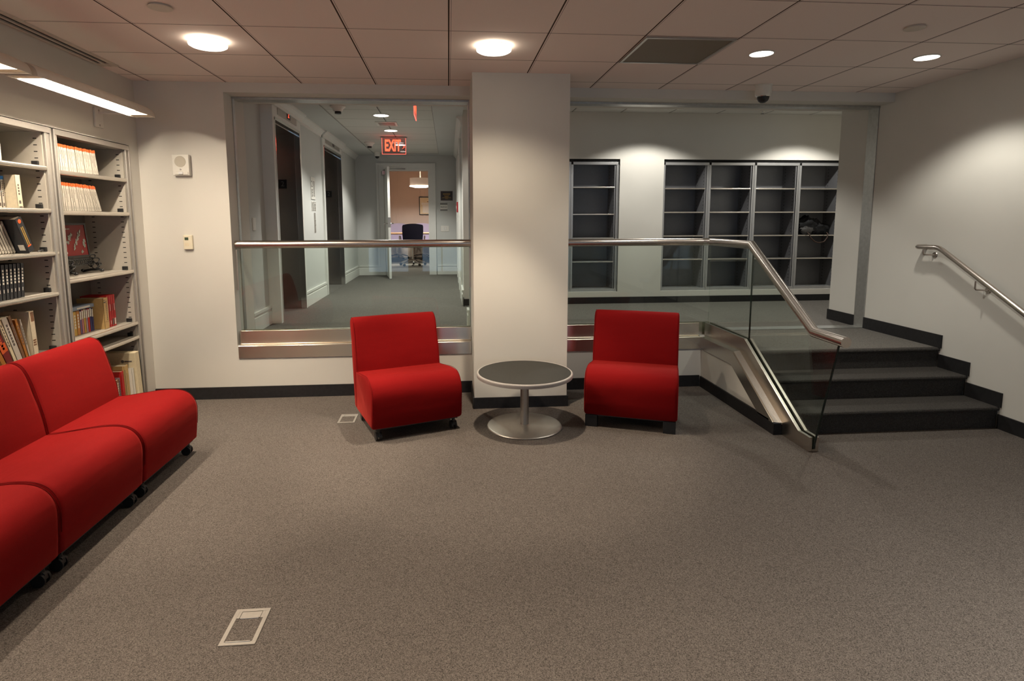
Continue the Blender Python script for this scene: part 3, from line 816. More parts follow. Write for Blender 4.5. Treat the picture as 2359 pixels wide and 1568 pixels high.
# ------------------------------------------------------------------ guards and handrails
def poly_x(mb, pts, x0, x1): return mb.prism(pts, 'x', x0, x1)
g = thing('glass_guard', 'glass guard with steel rail and sill across the hall opening', 'glass railing', (-0.825, 5.145, 0.36), 0, 'glass guards')
o = Vector(g.location)
def loc_(mb, o): mb.v = [(a-o.x, b-o.y, c-o.z) for a, b, c in mb.v]; return mb
RAILZ = 1.343
gx0, gx1 = -1.832, 0.190
CLAD = [(5.062, 0.357), (5.062, 0.464), (5.066, 0.468), (5.112, 0.474), (5.116, 0.478), (5.116, 0.588), (5.120, 0.592), (5.130, 0.592), (5.130, 0.50), (5.118, 0.47), (5.07, 0.462), (5.07, 0.357)]
grain(loc_(MB().prism(CLAD, 'x', gx0, gx1), o).build('steel_sill', STEEL, g))
grain(loc_(MB().box(gx0, gx1, 5.158, 5.176, 0.40, 0.592), o).build('rear_channel', STEEL, g))
loc_(MB().box(gx0+0.006, gx1-0.004, 5.139, 5.151, 0.50, RAILZ-0.02), o).build('glass_panel', GLASS, g)
loc_(MB().tube([(gx0-0.004, 5.145, RAILZ), (gx1+0.004, 5.145, RAILZ)], 0.034, 28), o).build('handrail', RAIL, g, smooth=True)
for x in (gx0-0.004, gx1-0.012):
    loc_(MB().box(x, x+0.016, 5.126, 5.137, 0.95, 1.30), o).build('glass_clip', ALU, g, bevel=0.001)

g = thing('glass_guard', 'glass guard with steel handrail beside the steps', 'glass railing', (2.415, 4.3, 0.0), 0, 'glass guards')
o = Vector(g.location)
sx0 = 0.968
grain(loc_(MB().prism(CLAD, 'x', sx0, 2.318), o).build('steel_sill', STEEL, g))
grain(loc_(MB().box(sx0, 2.44, 5.158, 5.176, 0.40, 0.592), o).build('rear_channel', STEEL, g))
A = [(5.062, 0.465), (4.474, 0.465), (3.838, 0.090)]
B = [(5.115, 0.474), (4.470, 0.474), (3.819, 0.090)]
m = MB()
poly_x(m, [(5.062, 0.465), (4.474, 0.465), (3.838, 0.090), (3.838, 0.085), (4.04, 0.088), (4.065, 0.104), (4.488, 0.354), (5.062, 0.357)], 2.318, 2.332)
for i in range(2):
    (ya, za), (yb, zb) = A[i], A[i+1]; (yc, zc), (yd, zd) = B[i+1], B[i]
    m.add([(2.331, ya, za), (2.331, yb, zb), (2.382, yc, zc), (2.382, yd, zd), (2.331, ya, za-0.012), (2.331, yb, zb-0.012), (2.382, yc, zc-0.012), (2.382, yd, zd-0.012)], [(0, 1, 2, 3), (7, 6, 5, 4), (0, 4, 5, 1), (2, 6, 7, 3), (1, 5, 6, 2), (0, 3, 7, 4)])
grain(loc_(m, o).build('steel_skirt', STEEL_S, g))
UP = [(5.130, 0.592), (4.406, 0.586), (3.633, 0.102), (3.507, 0.102), (3.507, 0.0), (3.819, 0.0), (3.819, 0.086), (4.470, 0.470), (5.130, 0.470)]
grain(loc_(poly_x(MB(), UP, 2.380, 2.404), o).build('glass_channel', STEEL_S, g, bevel=0.0015))
grain(loc_(poly_x(MB(), UP, 2.428, 2.450), o).build('glass_channel', STEEL_S, g, bevel=0.0015))
grain(loc_(MB().box(2.404, 2.428, 3.507, 3.60, 0.0, 0.018), o).build('channel_base', STEEL_S, g))
loc_(MB().box(sx0+0.004, 2.420, 5.139, 5.151, 0.50, RAILZ-0.02), o).build('glass_panel', GLASS, g)
p2 = [(5.135, 0.50), (5.135, RAILZ-0.02), (4.402, RAILZ-0.02), (4.402, 0.50)]
loc_(poly_x(MB(), p2, 2.410, 2.421), o).build('glass_panel', GLASS, g)
p3 = [(4.392, 0.50), (4.392, RAILZ-0.03), (3.56, 0.795), (3.325, 0.79), (3.512, 0.022), (3.62, 0.03)]
q3 = loc_(poly_x(MB(), p3, 2.410, 2.421), o).build('glass_panel', GLASS, g)
loc_(poly_x(MB(), [(3.325, 0.79), (3.512, 0.022), (3.507, 0.021), (3.3195, 0.79)], 2.4095, 2.4215), o).build('glass_edge', GLASS_EDGE, q3)
loc_(poly_x(MB(), [(4.3965, 0.55), (4.3965, RAILZ-0.02), (4.392, RAILZ-0.02), (4.392, 0.55)], 2.4095, 2.4215), o).build('glass_edge', GLASS_EDGE, q3)
rail_pts = [(sx0-0.002, 5.145, RAILZ), (2.415, 5.145, RAILZ), (2.415, 4.43, RAILZ), (2.415, 3.575, 0.800), (2.415, 3.265, 0.796)]
loc_(MB().tube(rail_pts, 0.034, 28), o).build('handrail', RAIL, g, smooth=True)
loc_(MB().cyl((2.33, 5.145, RAILZ), (2.385, 5.145, RAILZ), 0.0348, 28), o).build('rail_sleeve', CHROME, g, smooth=True)
# the low wall under the guard and its base
struct(poly_x(MB(), [(5.07, 0), (5.07, 0.46), (4.474, 0.455), (3.84, 0.084), (3.84, 0)], 2.332, 2.40).build('wall_stair_side', PAINT))
struct(MB().box(2.318, 2.332, 3.892, YB-0.012, 0, 0.098).box(2.318, 2.38, 3.822, 3.892, 0, 0.084).build('baseboard_stair_side', BASEB))

h = thing('wall_handrail', 'slim steel handrail on brackets on the right wall', 'handrail', (4.05, 4.3, 1.2))
o = Vector(h.location)
pts = [(4.05, 4.585, 1.312), (3.99, 4.585, 1.312), (3.975, 4.580, 1.312), (3.97, 4.565, 1.312), (3.97, 4.40, 1.314), (3.97, 4.365, 1.308), (3.97, 4.33, 1.292), (3.97, 3.45, 0.795), (3.97, 3.40, 0.775), (3.97, 3.1, 0.77)]
loc_(MB().tube(pts, 0.0205, 20), o).build('rail', RAIL, h, smooth=True)
for y, zr, zw in ((4.49, 1.293, 1.247), (3.985, 1.077, 1.01)):
    b = loc_(MB().tube([(3.97, y+0.03, zr), (3.97, y+0.03, zw+0.012), (3.978, y+0.028, zw+0.002), (4.045, y, zw)], 0.006, 10), o).build('bracket', RAIL, h, smooth=True)
    loc_(MB().lathe([(0.0, -0.006), (0.022, -0.006), (0.026, 0.0)], (4.05, y, zw), 24, 'x'), o).build('rosette', RAIL, b, smooth=True)

# ------------------------------------------------------------------ left bookcases
XF = XL-0.006        # shelf front plane
XBK = XL-0.335
def left_bookcase(label, y0, y1, shelves, low):
    t = thing('bookcase', label, 'bookcase', (XL, y0, 0), 0, 'metal bookcases in the left wall')
    w = y1-y0
    MB().box(XBK-XL-0.012, XBK-XL, 0.01, w-0.01, 0.06, 2.11).build('back_panel', SHELFB, t)
    for a, b in ((0.012, 0.028), (w-0.075, w-0.060)):
        MB().box(XBK-XL, -0.012, a, b, 0.06, 2.11).build('side_panel', SHELFP, t)
    slots = MB()
    for k in range(47):
        z = 0.2+k*0.0405
        slots.box(-0.062, -0.040, w-0.0755, w-0.0745, z, z+0.006)
        slots.box(-0.282, -0.260, w-0.0755, w-0.0745, z, z+0.006)
    slots.build('slot_row', GAP, t)
    MB().box(-0.012, 0.004, w-0.065, w-0.060, 0.06, 2.11).box(-0.030, 0.006, w-0.060, w-0.044, 0.06, 2.11).box(-0.02, 0.0, w-0.044, w-0.018, 0.06, 2.11).box(-0.03, 0.008, w-0.018, w-0.004, 0.06, 2.14).build('stile', ALU, t, bevel=0.002)
    MB().box(-0.03, 0.008, 0.002, 0.014, 0.06, 2.14).box(-0.02, 0.004, 0.014, 0.026, 0.06, 2.11).box(-0.03, 0.006, 0.026, 0.034, 0.06, 2.11).build('stile', ALU, t, bevel=0.002)
    MB().box(-0.06, 0.008, 0.014, w-0.018, 2.105, 2.142).build('top_rail', ALU, t, bevel=0.002)
    MB().box(XBK-XL, -0.06, 0.014, w-0.02, 2.105, 2.12).build('top_panel', SHELFB, t)
    MB().box(-0.33, 0.0, 0.012, w-0.06, 0.0, 0.10).build('plinth', ALU, t)
    for z, ov in shelves:
        s = MB().box(-0.31, -0.012, 0.030, w-0.078, z+0.006, z+0.016).build('shelf', SHELFP, t)
        pr = [(-0.016, z-0.014), (-0.004, z-0.013), (0.002, z-0.006), (0.004, z+0.004), (0.0, z+0.013), (-0.010, z+0.017), (-0.018, z+0.016)]
        MB().prism(pr, 'y', 0.030, w-0.066+ov).build('shelf_lip', LIP, s, smooth=True)
        MB().box(-0.075, -0.035, w-0.092, w-0.0765, z+0.016, z+0.046).build('shelf_bracket', BLACK, s, bevel=0.003)
    return t
RS = [(1.866, 0.012), (1.600, 0.012), (1.140, 0.012), (0.716, 0.012), (0.598, 0.012)]
LS = [(1.880, 0.0), (1.610, 0.0), (1.336, 0.04), (1.073, 0.0), (0.690, 0.0)]
left_bookcase('right-hand metal bookcase with white orange-banded book rows', 4.03, 4.93, RS, 0.11)
left_bookcase('left-hand metal bookcase with the leaning black book', 3.115, 4.015, LS, 0.11)
TOPZ = 0.0175   # shelf top above lip centre

def book(name, label, group, y, z, t, h, d, x, cover, lean=0.0, cat='book', marks=None, band=None, markmat=None, yaw=0.0, pages=True):
    """spine toward the room (+x); y = left foot of the spine, z = shelf top"""
    c = MB().box(-d, 0, 0, 0.0016, 0, h).box(-d, 0, t-0.0016, t, 0, h).box(-0.002, 0, 0, t, 0, h)
    o = c.build(name, cover)
    o.location = (x, y, z); o.rotation_euler = (lean, 0, yaw)
    tag(o, label, cat, group)
    if lean < 0: o.location.z += t*math.sin(-lean)
    o.location.z += 0.0006
    if pages: MB().box(-d+0.003, -0.002, 0.0016, t-0.0016, 0.003, h-0.003).build('pages', PAGES, o)
    if band:
        MB().box(-0.01, 0.0008, -0.0004, t+0.0004, h*(1-band[1]), h+0.0004).build('spine_band', band[0], o)
    if marks:
        m = MB()
        for (a, b, z0, z1) in marks: m.box(0, 0.0008, a*t, b*t, z0*h, z1*h)
        m.build('spine_title', markmat or MARK, o)
    return o
def title(n, z0=0.35, z1=0.78, w=(0.35, 0.65)):
    s = (z1-z0)/n
    return [(w[0], w[1], z1-(k+0.75)*s, z1-k*s) for k in range(n)]

# row 1 and 2 of white paperbacks
def white_row(z, n, y0, pitch, t, h, lean_max, rowname, labs):
    protos = []
    for k in range(3):
        mk = title((9, 12, 6)[k], (0.45, 0.3, 0.6)[k], 0.78, (0.38, 0.64))+[(0.38, 0.64, 0.06+0.02*j, 0.07+0.02*j) for j in range(5)]
        protos.append(mk)
    made = {}
    for i in range(n):
        k = i % 3
        y = y0+i*pitch; lean = math.radians(lean_max)*(i/(n-1))**1.1
        lab = labs[1]
        if i == n-1: lab = labs[2]
        if i == 0: lab = labs[0]
        if k not in made:
            made[k] = book('paperback', lab, rowname, y, z, t, h, 0.135, XF-0.012, WBOOK, lean, marks=protos[k], band=(ORANGE, 0.11), markmat=MARKL)
        else:
            q = dup(made[k], (XF-0.012-0.004*(i % 4 == 1), y, z+0.0006), (lean, 0, 0), lab, rowname)
            q.scale = (1, 1, 1-0.012*((i*7) % 5)/2)
white_row(1.866+TOPZ, 21, 4.068, 0.0222, 0.0185, 0.172, 9.5, 'white paperbacks on the top shelf',
          ('leftmost white orange-topped paperback on the top shelf', 'white orange-topped paperback in the middle of the top shelf row', 'rightmost white orange-topped paperback on the top shelf'))
white_row(1.600+TOPZ, 22, 4.068, 0.0217, 0.0150, 0.187, 20, 'white paperbacks on the second shelf',
          ('leftmost white orange-topped paperback on the second shelf', 'white orange-topped paperback in the leaning second shelf row', 'rightmost leaning white orange-topped paperback on the second shelf'))

# red framed picture on an ornate stand (shelf 3)
z3 = 1.140+TOPZ
fr = thing('framed_picture', 'red framed plum blossom picture on the black stand', 'picture', (-2.712, 4.455, z3+0.126), 0)
fr.rotation_euler = (0, math.radians(-5), math.radians(-4))
m = MB().box(-0.012, 0, -0.135, -0.120, 0, 0.25).box(-0.012, 0, 0.120, 0.135, 0, 0.25).box(-0.012, 0, -0.12, 0.12, 0, 0.014).box(-0.012, 0, -0.12, 0.12, 0.236, 0.25)
m.build('frame', BLACK, fr, bevel=0.002)
MB().box(-0.010, -0.004, -0.12, 0.12, 0.014, 0.236).build('red_panel', PICRED, fr)
m = MB(); rr = random.Random(3)
def leaf(mb, y, z, a, l, w):
    ca, sa = math.cos(a), math.sin(a)
    q = [(0, 0), (l*0.4, w), (l, 0), (l*0.4, -w)]
    vs = [(-0.003, y+u*ca-v_*sa, z+u*sa+v_*ca) for u, v_ in q]
    vs += [(-0.0015, p[1], p[2]) for p in vs]
    mb.add(vs, [(0, 1, 2, 3), (4, 5, 6, 7), (0, 1, 5, 4), (1, 2, 6, 5), (2, 3, 7, 6), (3, 0, 4, 7)])
for k in range(16):
    s = k/15; leaf(m, -0.02+0.075*s+rr.uniform(-.008, .008), 0.05+0.13*s, rr.uniform(0.6, 1.6), rr.uniform(0.02, 0.04), 0.006)
for cy, cz in ((-0.05, 0.15), (-0.03, 0.165), (-0.075, 0.115), (0.085, 0.10), (0.095, 0.12), (0.06, 0.04), (0.09, 0.085), (-0.055, 0.135)):
    for k in range(6): leaf(m, cy, cz, k*PI/3+rr.random()*0.6, rr.uniform(0.012, 0.022), 0.006)
m.build('blossom_relief', TEALG, fr)
m = MB()
for k in range(6): m.box(-0.004, -0.003, -0.098+k*0.011, -0.091+k*0.011, 0.204, 0.213)
m.box(-0.004, -0.003, -0.098, -0.090, 0.03, 0.044)
m.build('small_print', MARKW, fr)
sd = thing('picture_stand', 'ornate black openwork stand under the red picture', 'stand', (-2.70, 4.47, z3+0.004))
m = MB()
for s in (-1, 1):
    y = s*0.155
    m.tube([(0.05, y, 0.006), (0.03, y, 0.02), (-0.03, y, 0.018), (-0.09, y, 0.006)], 0.009, 8)
    for cx, cz, rad in ((0.0, 0.045, 0.026), (0.012, 0.085, 0.022), (-0.03, 0.06, 0.02), (-0.012, 0.115, 0.018), (0.03, 0.055, 0.014)):
        m.tube([(cx+rad*math.cos(a*PI/6), y+0.012*math.sin(a*PI/3), cz+rad*math.sin(a*PI/6)) for a in range(12)], 0.0045, 6, closed=True)
    m.blob((0.052, y, 0.012), (0.012, 0.012, 0.012), 10, 6); m.blob((-0.09, y, 0.012), (0.012, 0.012, 0.012), 10, 6)
m.build('side_scroll', BLACK, sd, smooth=True)
m = MB().box(-0.035, -0.005, -0.15, 0.15, 0.104, 0.113)
for k in range(11):
    y = -0.13+k*0.026
    m.tube([(-0.015, y+0.013*math.cos(a*PI/5), 0.085+0.016*math.sin(a*PI/5)) for a in range(10)], 0.0035, 6, closed=True)
m.tube([(-0.015, -0.15, 0.066), (-0.015, 0, 0.060), (-0.015, 0.15, 0.066)], 0.004, 6)
m.build('cross_rail', BLACK, sd, smooth=True)

# shelf 4: small coloured books, a flat one on top, tan and red books
z4 = 0.716+TOPZ
y = 4.235
smalls = [(0.018, 'dark patterned', BRN), (0.034, 'thick yellow and green', YELB), (0.034, 'thick brown and orange', ORB), (0.020, 'purple', PURP), (0.022, 'pink', PINKB), (0.022, 'ochre', YELB), (0.022, 'mauve', MAUVE), (0.022, 'coral red', REDB), (0.022, 'dark blue', DBLUE), (0.020, 'navy', DBLUE)]
ords = ['first', 'second', 'third', 'fourth', 'fifth', 'sixth', 'seventh', 'eighth', 'ninth', 'tenth']
for i, (t, nm, cm) in enumerate(smalls):
    big = t > 0.03
    mk = title(5, 0.25, 0.85, (0.3, 0.7)) if big else [(0.15, 0.85, 0.62, 0.96)]
    book('small_book', '%s small book, %s from the left on the fourth shelf' % (nm, ords[i]), 'small books on the fourth shelf', y, z4, t, 0.17+0.004*(i % 3), 0.115, -2.66, cm, marks=mk, markmat=MARKW)
    y += t+0.0015
yt = y+0.012
fb = MB().box(-0.11, 0.0, 0, 0.25, 0, 0.025).build('flat_book', BLUEC, bevel=0.002); fb.location = (-2.652, 4.24, z4+0.1795)
tag(fb, 'blue-grey book lying flat on the small books', 'book')
MB().box(-0.001, 0.0008, 0.05, 0.2, 0.007, 0.018).build('spine_title', MARKW, fb)
MB().box(-0.106, -0.003, 0.002, 0.2502, 0.004, 0.021).build('pages', PAGES, fb)
y = 4.525
book('tan_binder', 'thick tan book on the fourth shelf beside the red ones', None, y, z4, 0.058, 0.235, 0.19, -2.605, TANB, marks=title(11, 0.25, 0.9, (0.6, 0.7))+[(0.1, 0.5, 0.84, 0.88), (0.1, 0.5, 0.92, 0.94), (0.05, 0.95, 0.22, 0.225)]); y += 0.06
reds = ('leftmost', 'second', 'third', 'rightmost')
for i in range(4):
    book('red_book', '%s of the four tall red books on the fourth shelf' % reds[i], 'red books on the fourth shelf', y, z4, 0.026, 0.245, 0.19, -2.615, REDB, marks=[(0.4, 0.6, 0.5, 0.72)]+([(0.2, 0.8, 0.05, 0.25)] if i > 1 else [(0.4, 0.6, 0.08, 0.2)]), markmat=(MARKW if i != 2 else MARK)); y += 0.0275
# bottom shelf: folders, album, small books
zb = 0.102
f = thing('folder', 'big cream folder standing rightmost on the bottom shelf', 'folder', (-2.515, 4.755, zb), 0)
f.rotation_euler = (math.radians(4), 0, 0)
MB().box(-0.31, 0, 0, 0.06, 0, 0.40).build('board', CREAMB, f, bevel=0.003)
MB().box(-0.30, 0.001, 0.061, 0.066, 0.002, 0.392).build('black_edge', BLACK, f)
MB().cyl((-0.10, -0.0005, 0.33), (-0.10, -0.002, 0.33), 0.012, 16).box(-0.085, -0.03, -0.002, -0.0005, 0.325, 0.335).build('logo', MARK, f)
book('card_wallet', 'white card wallet leaning in front of the cream folder', None, 4.715, zb, 0.03, 0.275, 0.2, -2.535, WHITEP, math.radians(3), 'folder', pages=False)
book('tan_folder', 'tan card folder behind the dark red album on the bottom shelf', None, 4.655, zb, 0.055, 0.31, 0.25, -2.56, TANB, math.radians(2), 'folder', marks=[(0.1, 0.2, 0.2, 0.9), (0.5, 0.55, 0.1, 0.8)])
book('dark_red_album', 'dark red album on the bottom shelf', None, 4.618, zb, 0.030, 0.275, 0.22, -2.565, REDB, math.radians(2), 'album', marks=[(0.2, 0.8, 0.05, 0.2)], markmat=MARKW)
for i, (t, cm, nm, mm) in enumerate(((0.02, DRED, 'dark red', MARKW), (0.018, NAVYB, 'black and white', MARKW), (0.034, BRN, 'mottled brown', MARKW), (0.012, MAUVE, 'mauve', MARK))):
    book('bottom_shelf_book', '%s small book at the sofa edge of the bottom shelf' % nm, 'small books on the bottom shelf', 4.515+sum((0.02, 0.018, 0.034, 0.012)[:i])+i*0.003, zb, t, 0.20+0.01*i, 0.16, -2.575, cm, math.radians(1), marks=title(9, 0.1, 0.9), markmat=mm)

# left bookcase: blue-topped white books, beige book, black book, dark set, mixed row
zl = LS[1][0]+TOPZ
for i in range(4):
    book('blue_top_book', 'white book with a blue top band left of the beige book', 'blue-topped white books', 3.578+i*0.028, zl, 0.024, 0.185, 0.13, -2.625, WBOOK, marks=title(8, 0.35, 0.85)+[(0.3, 0.7, 0.05, 0.15)], band=(BLUEB, 0.11))
bk = book('beige_book', 'beige book with barcode, rightmost on the second left shelf', None, 3.695, zl, 0.042, 0.193, 0.14, -2.562, BEIGE, math.radians(2), marks=[(0.35, 0.6, 0.66-0.09*k, 0.72-0.09*k) for k in range(4)]+[(0.2, 0.8, 0.0, 0.04), (0.3, 0.65, 0.12, 0.22)])
m = MB()
for k in range(9): m.box(-0.098+k*0.0035, -0.0962+k*0.0035+0.0006*(k % 2), -0.0008, 0, 0.012, 0.036)
for k in range(9): m.box(-0.115, -0.06-0.01*(k % 3), -0.0008, 0, 0.14-0.009*k, 0.143-0.009*k)
m.build('back_cover_print', MARK, bk)
book('white_book', 'white book at the picture edge on the top left shelf', None, 3.573, LS[0][0]+TOPZ, 0.035, 0.19, 0.15, -2.565, WBOOK, marks=title(7, 0.4, 0.85))
zl = LS[2][0]+TOPZ
for i in range(6):
    book('white_volume', 'thin white volume leaning against the black book', 'leaning white volumes', 3.592+i*0.0225, zl, 0.018, 0.205, 0.15, -2.62, WBOOK, math.radians(24), marks=[(0.4, 0.6, 0.08, 0.11)])
kb = book('black_book', 'big black book with gold lettering, leaning left', None, 3.735, zl, 0.055, 0.222, 0.19, -2.555, NAVYB, math.radians(24), marks=[(0.3, 0.42, 0.2+0.03*k, 0.218+0.03*k) for k in range(18)]+[(0.55, 0.66, 0.2+0.03*k, 0.218+0.03*k) for k in range(18)], markmat=GOLD)
MB().cyl((0, 0.028, 0.198), (0.001, 0.028, 0.198), 0.013, 16).box(0, 0.001, 0.012, 0.042, 0.034, 0.042).build('emblem', ORANGE, kb)
MB().box(-0.045, -0.012, -0.001, 0, 0.018, 0.055).build('library_label', MARKW, kb)
tag(MB().tube([(0, 0, 0.004), (0.01, 0.02, 0.012), (0.0, 0.045, 0.004), (-0.01, 0.06, 0.012)], 0.004, 8).build('cable_clip', BLACK, smooth=True, loc=(-2.575, 3.84, zl)), 'little black clip beside the leaning black book', 'clip')
zl = LS[3][0]+TOPZ
for i in range(7):
    a = math.radians(-2-0.6*i)
    book('dark_set_volume', 'dark volume with white characters in the matching set', 'matching dark volumes', 3.482+i*0.0292, zl, 0.026, 0.205, 0.15, -2.57, NAVYB, a, marks=[(0.3, 0.7, 0.80-0.09*k, 0.86-0.09*k) for k in range(5)]+[(0.4, 0.6, 0.2, 0.3)], markmat=MARKW)
zl = LS[4][0]+TOPZ
mixed = [(0.030, ORB, 'orange-brown', 0.215, 24), (0.048, DRED, 'dark red', 0.215, 23), (0.022, CREAMB, 'cream', 0.245, 20), (0.040, WBOOK, 'thick off-white', 0.235, 19), (0.022, BRN, 'brown', 0.24, 18), (0.020, ORB, 'orange', 0.21, 15), (0.012, WBOOK, 'thin white', 0.20, 12)]
y = 3.462
for i, (t, cm, nm, hh, ln) in enumerate(mixed):
    book('mixed_book', '%s book leaning on the shelf just above the sofa' % nm, 'leaning mixed books above the sofa', y, zl, t, hh+0.058, 0.17, -2.57, cm, math.radians(ln), marks=title(7, 0.35, 0.85)+([(0.0, 1.0, 0.3, 0.5)] if i == 1 else []), markmat=(ORANGE if i == 1 else MARK)); y += t/math.cos(math.radians(ln))+0.003
book('tall_tan_book', 'tall tan book standing upright right of the leaning mixed books', None, 3.704, zl, 0.042, 0.290, 0.17, -2.562, BEIGE, math.radians(3), marks=[(0.2, 0.8, 0.36-0.05*k, 0.39-0.05*k) for k in range(3)]+[(0.3, 0.9, 0.78, 0.98)], markmat=BRN)

# ------------------------------------------------------------------ red seats
SEAT_P = [(0.012, 0.095), (0.002, 0.20), (-0.004, 0.30), (0.006, 0.355), (0.035, 0.40), (0.08, 0.427), (0.14, 0.437), (0.22, 0.434), (0.33, 0.418), (0.44, 0.402), (0.52, 0.395), (0.52, 0.25), (0.52, 0.095)]
BACK_P = [(0.522, 0.095), (0.505, 0.25), (0.488, 0.385), (0.500, 0.48), (0.522, 0.58), (0.548, 0.68), (0.572, 0.745), (0.596, 0.780), (0.630, 0.797), (0.662, 0.792), (0.682, 0.768), (0.680, 0.72), (0.655, 0.60), (0.605, 0.30), (0.575, 0.095)]
HD = 0.30
def curve_through(pts, k=4):
    out = []
    for i in range(len(pts)-1):
        p0, p1, p2, p3 = pts[max(0, i-1)], pts[i], pts[i+1], pts[min(len(pts)-1, i+2)]
        for j in range(k):
            t = j/k
            out.append(tuple(0.5*((2*b)+(c-a)*t+(2*a-5*b+4*c-d)*t*t+(3*b-a-3*c+d)*t**3) for a, b, c, d in zip(p0, p1, p2, p3)))
    out.append(pts[-1])
    return out
SEAT_C = curve_through(SEAT_P[1:11]); BACK_C = curve_through(BACK_P[2:14])
SEAT_P = [(0.030, 0.092), (0.012, 0.105)]+SEAT_C+SEAT_P[11:]
BACK_P = BACK_P[:2]+BACK_C+BACK_P[14:]
def upholstered(prof, w, inset=0.018, n=4):
    cx = sum(p[0] for p in prof)/len(prof); cz = sum(p[1] for p in prof)/len(prof)
    secs = []
    for x, k in ((-w/2, 1.0), (-w/2+0.004, 0.45), (-w/2+0.012, 0.1), (-w/2+0.03, 0.0), (0, -0.12), (w/2-0.03, 0.0), (w/2-0.012, 0.1), (w/2-0.004, 0.45), (w/2, 1.0)):
        loop = []
        for a, b in prof:
            d = Vector((a-cx, b-cz)); L = d.length
            q = d*(1-inset*k/max(L, 0.05))
            loop.append((x, cx+q.x-HD, cz+q.y))
        secs.append(loop)
    return MB().sections(secs)
def seam(prof, x, r=0.0035):
    cx = sum(p[0] for p in prof)/len(prof); cz = sum(p[1] for p in prof)/len(prof)
    return [(x, cx+(a-cx)*0.992-HD, cz+(b-cz)*0.992) for a, b in prof]
def make_seat(label, cat, group, w, foot):
    t = thing('lounge_chair', label, cat, (0, 0, 0), 0, group)
    s = upholstered(SEAT_P, w).build('seat', RED, t, smooth=True)
    b = upholstered(BACK_P, w).build('backrest', RED, t, smooth=True)
    for sx in (-1, 1):
        MB().tube(seam(SEAT_C, sx*(w/2-0.007)), 0.0015, 8).build('piping', REDP, s, smooth=True)
        MB().tube(seam(BACK_C, sx*(w/2-0.007)), 0.0015, 8).build('piping', REDP, b, smooth=True)
    MB().box(-w/2+0.03, w/2-0.03, 0.03-HD, 0.55-HD, 0.085, 0.10).build('base_board', BLACK, t)
    for sx in (-1, 1):
        for yy in (0.055, 0.52):
            x = sx*(w/2-0.055); y = yy-HD
            if foot == 'caster':
                m = MB().cyl((x, y, 0.05), (x, y, 0.095), 0.012, 12)
                m.prism([(y-0.02, 0.03), (y+0.03, 0.03), (y+0.026, 0.055), (y, 0.068), (y-0.016, 0.055)], 'x', x-0.009, x+0.009)
                for d in (-0.021, 0.011): m.cyl((x+d, y+0.006, 0.030), (x+d+0.010, y+0.006, 0.030), 0.0295, 24)
                m.build('caster', BLACK, t, smooth=True)
            else:
                MB().box(x-0.045, x+0.045, y-0.035, y+0.035, 0.0, 0.09).build('leg', BLACK, t, bevel=0.003)
    return t
c1 = make_seat('red armless chair on casters left of the round table', 'chair', 'red armless chairs', 0.675, 'caster')
a1 = math.radians(20.5)
def put(o, fl, w, a):
    u = Vector((math.cos(a), math.sin(a), 0)); v = Vector((-math.sin(a), math.cos(a), 0))
    o.location = Vector((fl[0], fl[1], 0))+u*(w/2)+v*HD
    o.rotation_euler = (0, 0, a)
put(c1, (-0.545, 3.90), 0.675, a1)
c2 = make_seat('red armless chair on black block legs right of the round table', 'chair', 'red armless chairs', 0.675, 'leg')
put(c2, (0.993, 4.115), 0.675, math.radians(-21.5))
s1 = make_seat('farthest red sofa module, against the right-hand bookcase', 'sofa', 'red sofa modules', 0.69, 'caster')
put(s1, (-1.695, 3.20), 0.69, PI/2)
for y0, lab in ((2.505, 'middle red sofa module of the row along the bookcases'), (1.81, 'nearest red sofa module, cut off by the left picture edge')):
    d = dup(s1, None, None, lab)
    put(d, (-1.695, y0), 0.69, PI/2)

# ------------------------------------------------------------------ round table
tb = thing('coffee_table', 'round dark-topped coffee table on a silver pedestal between chairs', 'table', (0.553, 4.165, 0))
ZT = 0.42
MB().lathe([(0.0, ZT), (0.345, ZT), (0.345, ZT-0.004), (0.0, ZT-0.004)], n=72).build('table_top', TABTOP, tb, smooth=True)
MB().lathe([(0.345, ZT-0.003), (0.345, ZT+0.001), (0.352, ZT+0.002), (0.358, ZT-0.002), (0.360, ZT-0.010), (0.358, ZT-0.028), (0.352, ZT-0.031), (0.30, ZT-0.031), (0.0, ZT-0.031), (0.0, ZT-0.01)], n=72).build('table_rim', TABRIM, tb, smooth=True)
MB().lathe([(0.0, 0.018), (0.032, 0.018), (0.0315, ZT-0.03), (0.0, ZT-0.03)], n=32).build('pedestal', TABLEG, tb, smooth=True)
MB().lathe([(0.0, 0.021), (0.04, 0.020), (0.27, 0.013), (0.281, 0.009), (0.283, 0.004), (0.278, 0.0), (0.0, 0.0)], n=72).build('base_plate', TABLEG, tb, smooth=True)

